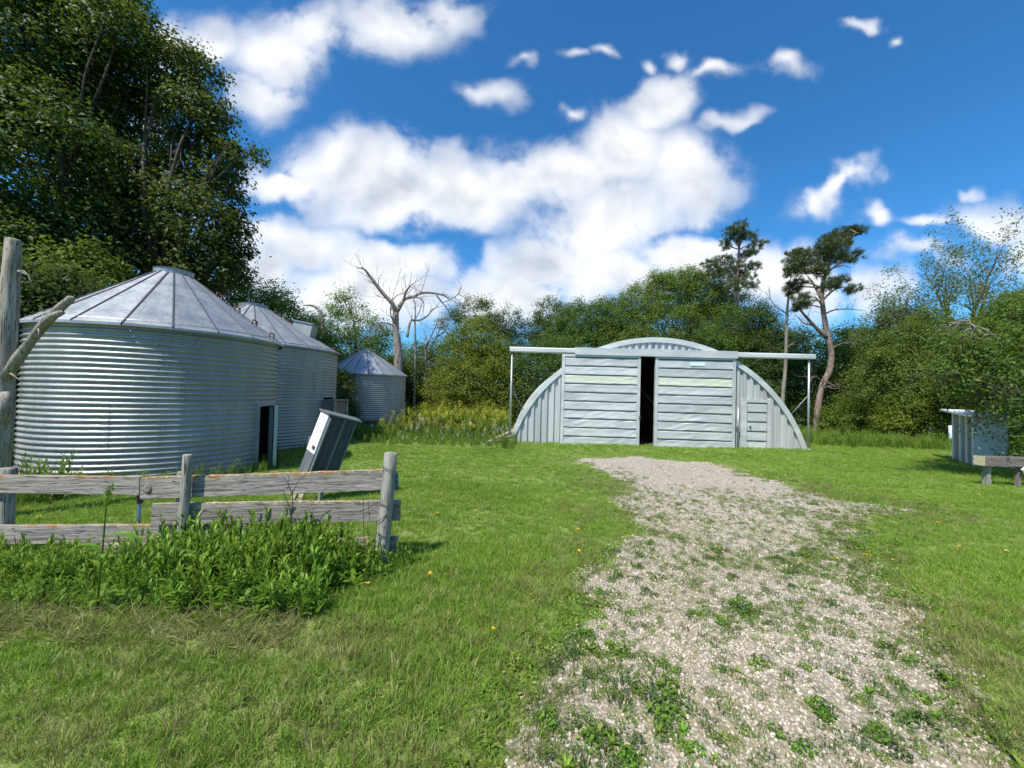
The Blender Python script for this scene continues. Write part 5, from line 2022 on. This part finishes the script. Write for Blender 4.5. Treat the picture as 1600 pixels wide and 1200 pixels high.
# dry strips: worn foreground left of the drive and its right verge
DRY = np.array([tuple(on_ground(*p))[:2] for p in ((640, 1010), (700, 1080), (560, 1130), (740, 1000), (1560, 990), (1500, 960), (660, 1180), (1590, 1080), (800, 960), (420, 1160), (150, 1100), (250, 1180), (60, 1180), (330, 1060), (480, 1080), (560, 1180), (760, 1120), (1590, 1180))])


def dryness(x, y):
    d = np.zeros(x.shape)
    for (a, b_) in DRY:
        d += np.exp(-((x - a) ** 2 + (y - b_) ** 2) / .28)
    return np.clip(d, 0, 1) * np.clip(fbm(x, y, 1.1, 61) * 2 - .4, 0, 1)


def lawn_d(x, y):
    g = gravel_amount(x, y)
    d = np.where(y < 4.5, 1250, np.where(y < 8, 560, np.where(y < 14, 190, 70)))
    d = d * (.35 + .95 * fbm(x, y, 1.7, 63))
    d = d * np.clip((.12 - g) / .35, 0, 1)
    d = np.where(blocked(x, y, -.03), 0, d)
    d = np.where((meadow(x, y) > .5), d * .3, d)
    d = np.where((x < -1.2) & (y > 2.5) & (y < 2.95), d * np.clip(fbm(x, y, 2.5, 69) * 3 - 1.1, .05, 1), d)      # bare strip before the weed bed
    return d * (1 - .65 * dryness(x, y))


x, y, rs = spread(1300000, lawn_d, 101, 1.2, 27.0)
n = len(x)
sc = rs.uniform(.65, 1.25, n) * np.where(y < 8, 1.0, np.where(y < 14, 1.35, 1.9)) * (.75 + .5 * fbm(x, y, .9, 65))
near_drive = np.clip((gravel_amount(x, y) + 1.3) / 1.3, 0, 1)
hs_ = sc * (1 - .45 * near_drive) * np.where(y < 8, 1.0, .8)
V = [blade_mesh('grass_tuft', 'lawn_grass', 16, .028, .072, .045, .0046, 0.94, 200 + i) for i in range(5)]
V += [blade_mesh('grass_tuft', 'lawn_grass', 11, .04, .11, .04, .0055, .9, 210 + i) for i in range(2)]
lawn = scatter('lawn_grass', np.stack([x, y, gz(x, y) - .004], 1), rots(rs, n), np.stack([sc, sc, hs_], 1), rs.choice(7, n, p=[.17, .17, .17, .17, .16, .08, .08]), V, 'short mown green lawn grass covering the yard', 'grass')

x, y, rs = spread(400000, lambda x, y: np.where(gravel_amount(x, y) < .35, 420 * dryness(x, y), 0) * ~blocked(x, y) + 14 * (gravel_amount(x, y) < .2) * (y < 6) + 150 * (np.abs(gravel_amount(x, y) + .35) < .55) * (fbm(x, y, 1.4, 67) > .5) * (y < 9), 102, 1.2, 9.0)
n = len(x)
sc = rs.uniform(.7, 1.3, n)
scatter('dry_grass', np.stack([x, y, gz(x, y) - .004], 1), rots(rs, n, .2), np.stack([sc, sc, sc], 1), rs.randint(0, 3, n),
        [blade_mesh('straw_tuft', 'dry_grass', 12, .04, .10, .05, .0036, 1.0, 230 + i) for i in range(3)], 'dry straw coloured grass on the worn ground beside the drive', 'grass')


# clover and knotweed where the turf thins out along the stones, and in patches through the drive
def clover_d(x, y):
    g = gravel_amount(x, y)
    near = np.exp(-((g + .25) / .45) ** 2)
    worn = (y < 4.0) * (g < 0) * .35
    patch = np.clip(fbm(x, y, 1.3, 71) * 3 - 1.15, 0, 1)
    return (near * 70 + worn * 55) * patch * (y < 10)


def inside_d(x, y):
    g = gravel_amount(x, y)
    patch = np.clip(fbm(x, y, 1.9, 75, 3) * 4.2 - 1.95, 0, 1)
    low = np.clip((8.2 - y) / 2.5, 0.02, 1)
    return (g > 0) * low * (patch * 520 + 190)


x, y, rs = spread(300000, lambda x, y: clover_d(x, y), 103, 1.2, 11.0)
n = len(x)
sc = rs.uniform(.6, 1.4, n)
scatter('clover', np.stack([x, y, gz(x, y)], 1), rots(rs, n, .1), np.stack([sc, sc, sc], 1), rs.randint(0, 5, n),
        [sprig(240 + i, 46, .07, .045, .022, 'clover_green') for i in range(3)] + [rosette(250 + i, 9, .05, .018, 'clover_green', .45, .9) for i in range(2)], 'low clover and plantain leaves along the edge of the drive', 'clover')

x, y, rs = spread(400000, inside_d, 104, 1.2, 11.5)
n = len(x)
sc = rs.uniform(.25, .8, n)
scatter('drive_weeds', np.stack([x, y, gz(x, y) + .016], 1), rots(rs, n, .1), np.stack([sc, sc, sc * 1.5], 1), rs.randint(0, 5, n),
        [sprig(260, 40, .055, .03, .016, 'clover_green'), sprig(261, 40, .06, .028, .015, 'dark_weed'), blade_mesh('tuft', 'lawn_grass', 14, .02, .05, .035, .004, 1.0, 262), sprig(263, 34, .05, .02, .014, 'clover_green'),
         blade_mesh('tuft', 'dry_grass', 10, .02, .05, .04, .003, 1.1, 264)], 'tiny weeds and grass seedlings sprouting through the gravel', 'weeds')

# bigger clumps standing in the gravel, where the photograph shows them
CLUMPS = [(930, 1010, 1.5), (890, 1020, 1.2), (925, 1062, 1.1), (1010, 1085, 1.4), (1035, 1105, 1.7), (1022, 1120, 1.2), (1045, 1050, .8), (1130, 1048, .8), (1128, 1010, .9), (1160, 955, 1.5), (1140, 985, .9), (1030, 1035, .6),
          (1180, 1040, .9), (1245, 900, .9), (1250, 920, .9), (1265, 895, .9), (1290, 945, 1.0), (1240, 945, 1.0), (1150, 905, .8), (1000, 890, 1.1), (990, 870, 1.2), (1130, 865, 1.3), (1115, 875, 1.0), (1220, 875, .9),
          (1250, 870, 1.0), (1350, 905, 1.0), (1370, 1020, 1.1), (1360, 1078, 1.0), (1282, 1115, 1.2), (1430, 1130, 1.2), (1350, 1150, 1.2), (1440, 1090, 1.0), (1450, 1010, 1.3), (1395, 935, 1.2), (1430, 950, 1.1), (1345, 865, 1.2),
          (1385, 870, 1.3), (1330, 850, 1.2), (1120, 1145, 1.0), (1040, 1140, 1.1), (960, 1155, 1.3), (1095, 1180, 1.0), (1230, 1165, 1.0), (1310, 1060, .7), (1075, 960, .7), (1010, 930, .8), (950, 930, 1.0), (960, 905, 1.0), (985, 960, .8), (1060, 790, .9), (1090, 785, .8), (1270, 790, 1.0), (1300, 800, 1.1), (1010, 850, 1.0),
          (1480, 1060, 1.3), (1540, 1110, 1.2), (1560, 1160, 1.2), (1400, 1165, 1.0), (870, 1050, 1.4), (850, 1110, 1.5), (900, 1140, 1.4), (880, 1175, 1.3), (975, 1180, 1.0)]
rs = np.random.RandomState(7)
P, S = [], []
for (px, py, s) in CLUMPS:
    p = on_ground(px, py)
    for k in range(rs.randint(3, 7)):
        P.append((p.x + rs.normal() * .055 * s, p.y + rs.normal() * .04 * s))
        S.append(s * rs.uniform(.35, .75))
P, S = np.array(P), np.array(S)
n = len(P)
scatter('gravel_weeds', np.stack([P[:, 0], P[:, 1], gz(P[:, 0], P[:, 1]) + .008], 1), rots(rs, n, .1), np.stack([S, S, S], 1), rs.randint(0, 5, n),
        [sprig(270, 80, .085, .075, .026, 'dark_weed'), sprig(271, 70, .08, .085, .03, 'weed_green'), rosette(272, 14, .07, .016, 'weed_green', .8, .9), blade_mesh('tuft', 'dark_weed', 30, .05, .12, .05, .006, 1.00, 273), sprig(274, 80, .09, .06, .022, 'dark_weed')],
        'darker weed clumps standing here and there in the gravel drive', 'weeds')


# stones of the drive
def stone_mesh(seed):
    rs = np.random.RandomState(seed)
    t_ = (1 + 5 ** .5) / 2
    v = np.array([(-1, t_, 0), (1, t_, 0), (-1, -t_, 0), (1, -t_, 0), (0, -1, t_), (0, 1, t_), (0, -1, -t_), (0, 1, -t_), (t_, 0, -1), (t_, 0, 1), (-t_, 0, -1), (-t_, 0, 1)], float)
    v = unit(v) * rs.uniform(.75, 1.2, (12, 1)) * np.array([1, rs.uniform(.65, .95), rs.uniform(.45, .75)]) * .5
    f = np.array([(0, 11, 5), (0, 5, 1), (0, 1, 7), (0, 7, 10), (0, 10, 11), (1, 5, 9), (5, 11, 4), (11, 10, 2), (10, 7, 6), (7, 1, 8), (3, 9, 4), (3, 4, 2), (3, 2, 6), (3, 6, 8), (3, 8, 9), (4, 9, 5), (2, 4, 11), (6, 2, 10), (8, 6, 7), (9, 8, 1)])
    return np_mesh('stone', v, f, 'stone')


def stone_d(x, y):
    g = gravel_amount(x, y)
    d = np.where(y < 4, 2300, np.where(y < 7, 1300, 450))
    thin = .35 + .85 * np.clip(fbm(x, y, 1.5, 81) * 2.2 - .5, 0, 1)
    return d * thin * np.clip((g + .25) / .35, 0, 1)


x, y, rs = spread(2600000, stone_d, 105, 1.2, 13.0, 1.5, .4)
n = len(x)
sc = np.clip(rs.lognormal(-4.16, .36, n), .008, .034) * np.where(y > 7, 1.25, 1)
scatter('gravel', np.stack([x, y, gz(x, y) + .012 + sc * .12], 1), np.stack([rs.normal(size=n) * .5, rs.normal(size=n) * .5, rs.uniform(0, 6.28, n)], 1), np.stack([sc, sc, sc], 1), rs.randint(0, 6, n), [stone_mesh(300 + i) for i in range(6)],
        'pale crushed stone lying loose over the drive', 'gravel')

# rank weeds along the near fence
rs = np.random.RandomState(17)
WV = [stem_weed(310 + i, .50, 17, .17, .030, erect=1.15) for i in range(4)] + [stem_weed(320 + i, .36, 12, .19, .045, erect=.75) for i in range(2)] + [rosette(330 + i, 9, .24, .065, 'weed_green', .95, .9) for i in range(2)] + [blade_mesh('tall_grass', 'weed_green', 22, .2, .52, .07, .008, .55, 340, 3)]
px = rs.uniform(-60, 652, 1500)
P, S, Ix = [], [], []
for p in px:
    dens = np.interp(p, [-60, 60, 140, 200, 300, 420, 600, 640, 655], [1, 1, .9, .9, 1, 1, .95, .7, .2])
    if rs.rand() > dens:
        continue
    yy = rs.uniform(2.95, 3.95) if p > 180 else rs.uniform(2.95, 3.75)
    xx = at(p, 800, yy).x
    if p > 500 and yy < 3.25 + rs.rand() * .2 + (p - 500) * .003:
        continue
    tall = np.interp(p, [-60, 100, 180, 260, 350, 450, 560, 640], [.62, .62, .6, .95, 1.05, 1.1, .85, .5]) * rs.uniform(.6, 1.08)
    front = yy < 3.25
    P.append((xx, yy))
    S.append(tall * (.72 if front else 1.0))
    Ix.append(rs.choice(9, p=[.13, .13, .13, .13, .08, .08, .07, .07, .18]) if not front else rs.choice(9, p=[.08, .08, .08, .08, .14, .14, .14, .14, .12]))
P, S = np.array(P), np.array(S)
n = len(P)
scatter('fence_weeds', np.stack([P[:, 0], P[:, 1], gz(P[:, 0], P[:, 1]) - .01], 1), rots(rs, n, .13), np.stack([S, S, S], 1), np.array(Ix), WV, 'rank green thistles and dock crowding the foot of the board fence', 'weeds')
# dead litter at the front of the weed bed
n = 620
xx, yy = rs.uniform(-4.6, -1.5, n), rs.uniform(2.52, 2.95, n)
scatter('dead_litter', np.stack([xx, yy, gz(xx, yy) + .006], 1), np.stack([rs.normal(size=n) * .3 + 1.2, rs.normal(size=n) * .3, rs.uniform(0, 6.28, n)], 1), np.stack([np.ones(n), np.ones(n), rs.uniform(.6, 1.4, n)], 1), rs.randint(0, 2, n),
        [blade_mesh('litter', 'dry_grass', 7, .08, .2, .05, .005, .6, 350 + i) for i in range(2)], 'dead straw and stems lying in front of the fence weeds', 'litter')

# one tall dock going to seed in front of the fence
def dock():
    p = on_ground(152, 962)
    root = empty('dock_plant', (p.x, p.y, gzf(p.x, p.y)))
    tag(root, 'single tall dock stalk with drooping leaves in front of the left fence boards', 'plant')
    rel = lambda q: Vector(q) - root.location
    Yd = p.y
    pts = [rel(p)] + [rel(at(x_, y_, Yd)) for x_, y_ in ((155, 905), (160, 860), (164, 815), (167, 780), (172, 765))]
    MB().tube(pts, [.007, .0065, .006, .005, .004, .003], 7).build('stalk', 'clover_green', root, True)
    for (x0, y0, az, el, L, w, curl) in ((163, 842, .1, .55, .30, .055, 1.7), (160, 858, 3.4, .6, .20, .04, 1.2), (157, 880, .4, .9, .22, .05, 1.0), (166, 790, 2.6, 1.0, .10, .03, .6), (166, 795, .3, .8, .10, .03, 1.4), (154, 935, 2.2, .8, .18, .045, 1.2), (154, 940, 5.2, .7, .16, .04, 1.1), (154, 935, .2, .8, .16, .04, 1.3), (158, 890, 3.0, .9, .16, .035, 1.0), (161, 870, 5.5, .8, .15, .035, 1.4)):
        V, F, T = [], [], []
        leaf_strip(V, F, T, rel(at(x0, y0, Yd)), az, el, L, w, curl, .45, 6, .3)
        o = put('leaf', finish('leaf', V, F, T, 'weed_green'), root)
    sd = MB()
    r_ = np.random.RandomState(3)
    for k in range(60):
        t_ = r_.uniform(0, 1)
        c = rel(at(167 + 6 * t_, 782 - 24 * t_, Yd)) + Vector(r_.normal(size=3) * .012)
        s = r_.uniform(.005, .011)
        sd.add([c + Vector((-s, 0, 0)), c + Vector((0, -s, s)), c + Vector((s, 0, 0)), c + Vector((0, s, -s))], [(0, 1, 2, 3)])
    sd.build('seed_head', 'weed_green', root)


dock()
# brittle dead stalk standing against the fence
q0 = at(455, 850, 3.70)
sr = empty('dead_stalk', (q0.x, q0.y, gzf(q0.x, q0.y)))
tag(sr, 'dark brittle dead stalk standing against the middle of the fence', 'plant')
rel = lambda q: Vector(q) - sr.location
for pl, r in ((((453, 880), (455, 830), (457, 785), (457, 765)), .006), (((457, 775), (450, 755), (443, 745)), .004), (((456, 800), (448, 782), (442, 765)), .004), (((457, 770), (466, 752), (478, 742)), .003), (((455, 820), (464, 806), (470, 800)), .003), (((450, 755), (452, 745), (447, 738)), .0025)):
    MB().tube([rel(at(x_, y_, 3.70)) for x_, y_ in pl], [r * (1 - .5 * i / len(pl)) for i in range(len(pl))], 5).build('stem', 'wire', sr)


# tall field growth behind the lawn and round the bins
def tall_d(x, y):
    m = meadow(x, y)
    d = np.where(y < 11, 46, np.where(y < 20, 24, 12))
    return d * m * ~blocked(x, y, .02) * (y < 33)


x, y, rs = spread(300000, tall_d, 106, 4.8, 33.0, 1.55, .5)
n = len(x)
binfoot = np.zeros(n)
for (c, R) in ((C1, 2.13), (C2, 2.8)):
    binfoot = np.maximum(binfoot, (np.hypot(x - c[0], y - c[1]) < R + .8).astype(float))
field = ((x < .2) & (y > 14)).astype(float)
ramp = np.clip((y - 13.8) / 5, .25, 1)
sc = rs.uniform(.65, 1.15, n) * np.where(binfoot > 0, .42, np.where(field > 0, 1.75 * ramp + .1, 1.05 * (.55 + .8 * fbm(x, y, 1.1, 93))))
sc = np.where((x < -5.5) & (y < 9), sc * 1.25, sc)
sc = np.where((np.hypot(x - C3[0], y - C3[1]) < 4.2) & (y < 21.5), sc * .36, sc)
TV = [stem_weed(360 + i, .62, 18, .17, .03, 'meadow_green') for i in range(3)] + [blade_mesh('tall_grass', 'meadow_green', 26, .25, .7, .12, .011, .5, 370 + i, 3) for i in range(2)] + [stem_weed(380 + i, .72, 18, .14, .026, 'meadow_green', 'goldenrod_yellow') for i in range(2)] + [stem_weed(385, .58, 12, .13, .024, 'meadow_green', 'flower_white')]
gold = (field > 0) & (y > 16.2) & (fbm(x, y, .5, 91) > .36)
white = (field > 0) & (y > 14.3) & (y < 17.5) & (x > -4.5)
ix = rs.choice(5, n)
ix = np.where(gold & (rs.rand(n) < .65), 5 + rs.randint(0, 2, n), ix)
ix = np.where(white & (rs.rand(n) < .22), 7, ix)
scatter('tall_weeds', np.stack([x, y, gz(x, y) - .01], 1), rots(rs, n, .1), np.stack([sc, sc, sc], 1), ix, TV, 'tall unmown weeds and goldenrod round the bins and along the wood', 'weeds')

# dandelions
rs = np.random.RandomState(23)
pp = [on_ground(*p) for p in ((37, 807), (77, 797), (120, 772), (192, 775), (207, 806), (122, 872), (636, 786), (688, 783), (880, 788), (902, 840), (772, 1000), (575, 940), (1345, 885), (1310, 890), (685, 815), (745, 815), (672, 920), (1400, 890), (1310, 850), (1420, 760), (1530, 785), (1575, 880), (1555, 800), (1360, 770), (1180, 770), (640, 760), (700, 740), (160, 775), (60, 825), (1500, 870), (1460, 830), (905, 880))]
n = len(pp)


def dandelion(seed):
    r_ = np.random.RandomState(seed)
    mb = MB()
    mb.tube([(0, 0, 0), (.004, 0, .05), (.006, .003, .085)], .0018, 4)
    V, F = list(mb.v), list(mb.f)
    nb = len(F)
    for k in range(22):
        a = k * 2.4
        L = .010 + .007 * (k % 3) / 2
        el = .2 + .9 * (1 - k / 22)
        o = len(V)
        c = np.array((.006, .003, .086))
        d = np.array((math.cos(a) * math.cos(el), math.sin(a) * math.cos(el), math.sin(el)))
        s = np.array((-math.sin(a), math.cos(a), 0)) * .003
        V += [tuple(c - s), tuple(c + s), tuple(c + d * L + s), tuple(c + d * L - s)]
        F.append((o, o + 1, o + 2, o + 3))
    me = bpy.data.meshes.new('dandelion')
    me.from_pydata(V, [], F)
    me.materials.append(MATS['weed_green'])
    me.materials.append(MATS['dandelion_yellow'])
    me.polygons.foreach_set('material_index', [0] * nb + [1] * (len(F) - nb))
    return me


s = rs.uniform(1.0, 1.6, n)
scatter('dandelions', np.array([(p.x, p.y, gzf(p.x, p.y)) for p in pp]), rots(rs, n, .1), np.stack([s, s, s], 1), np.zeros(n, int), [dandelion(1)], 'small yellow dandelion heads dotted through the lawn', 'flowers')
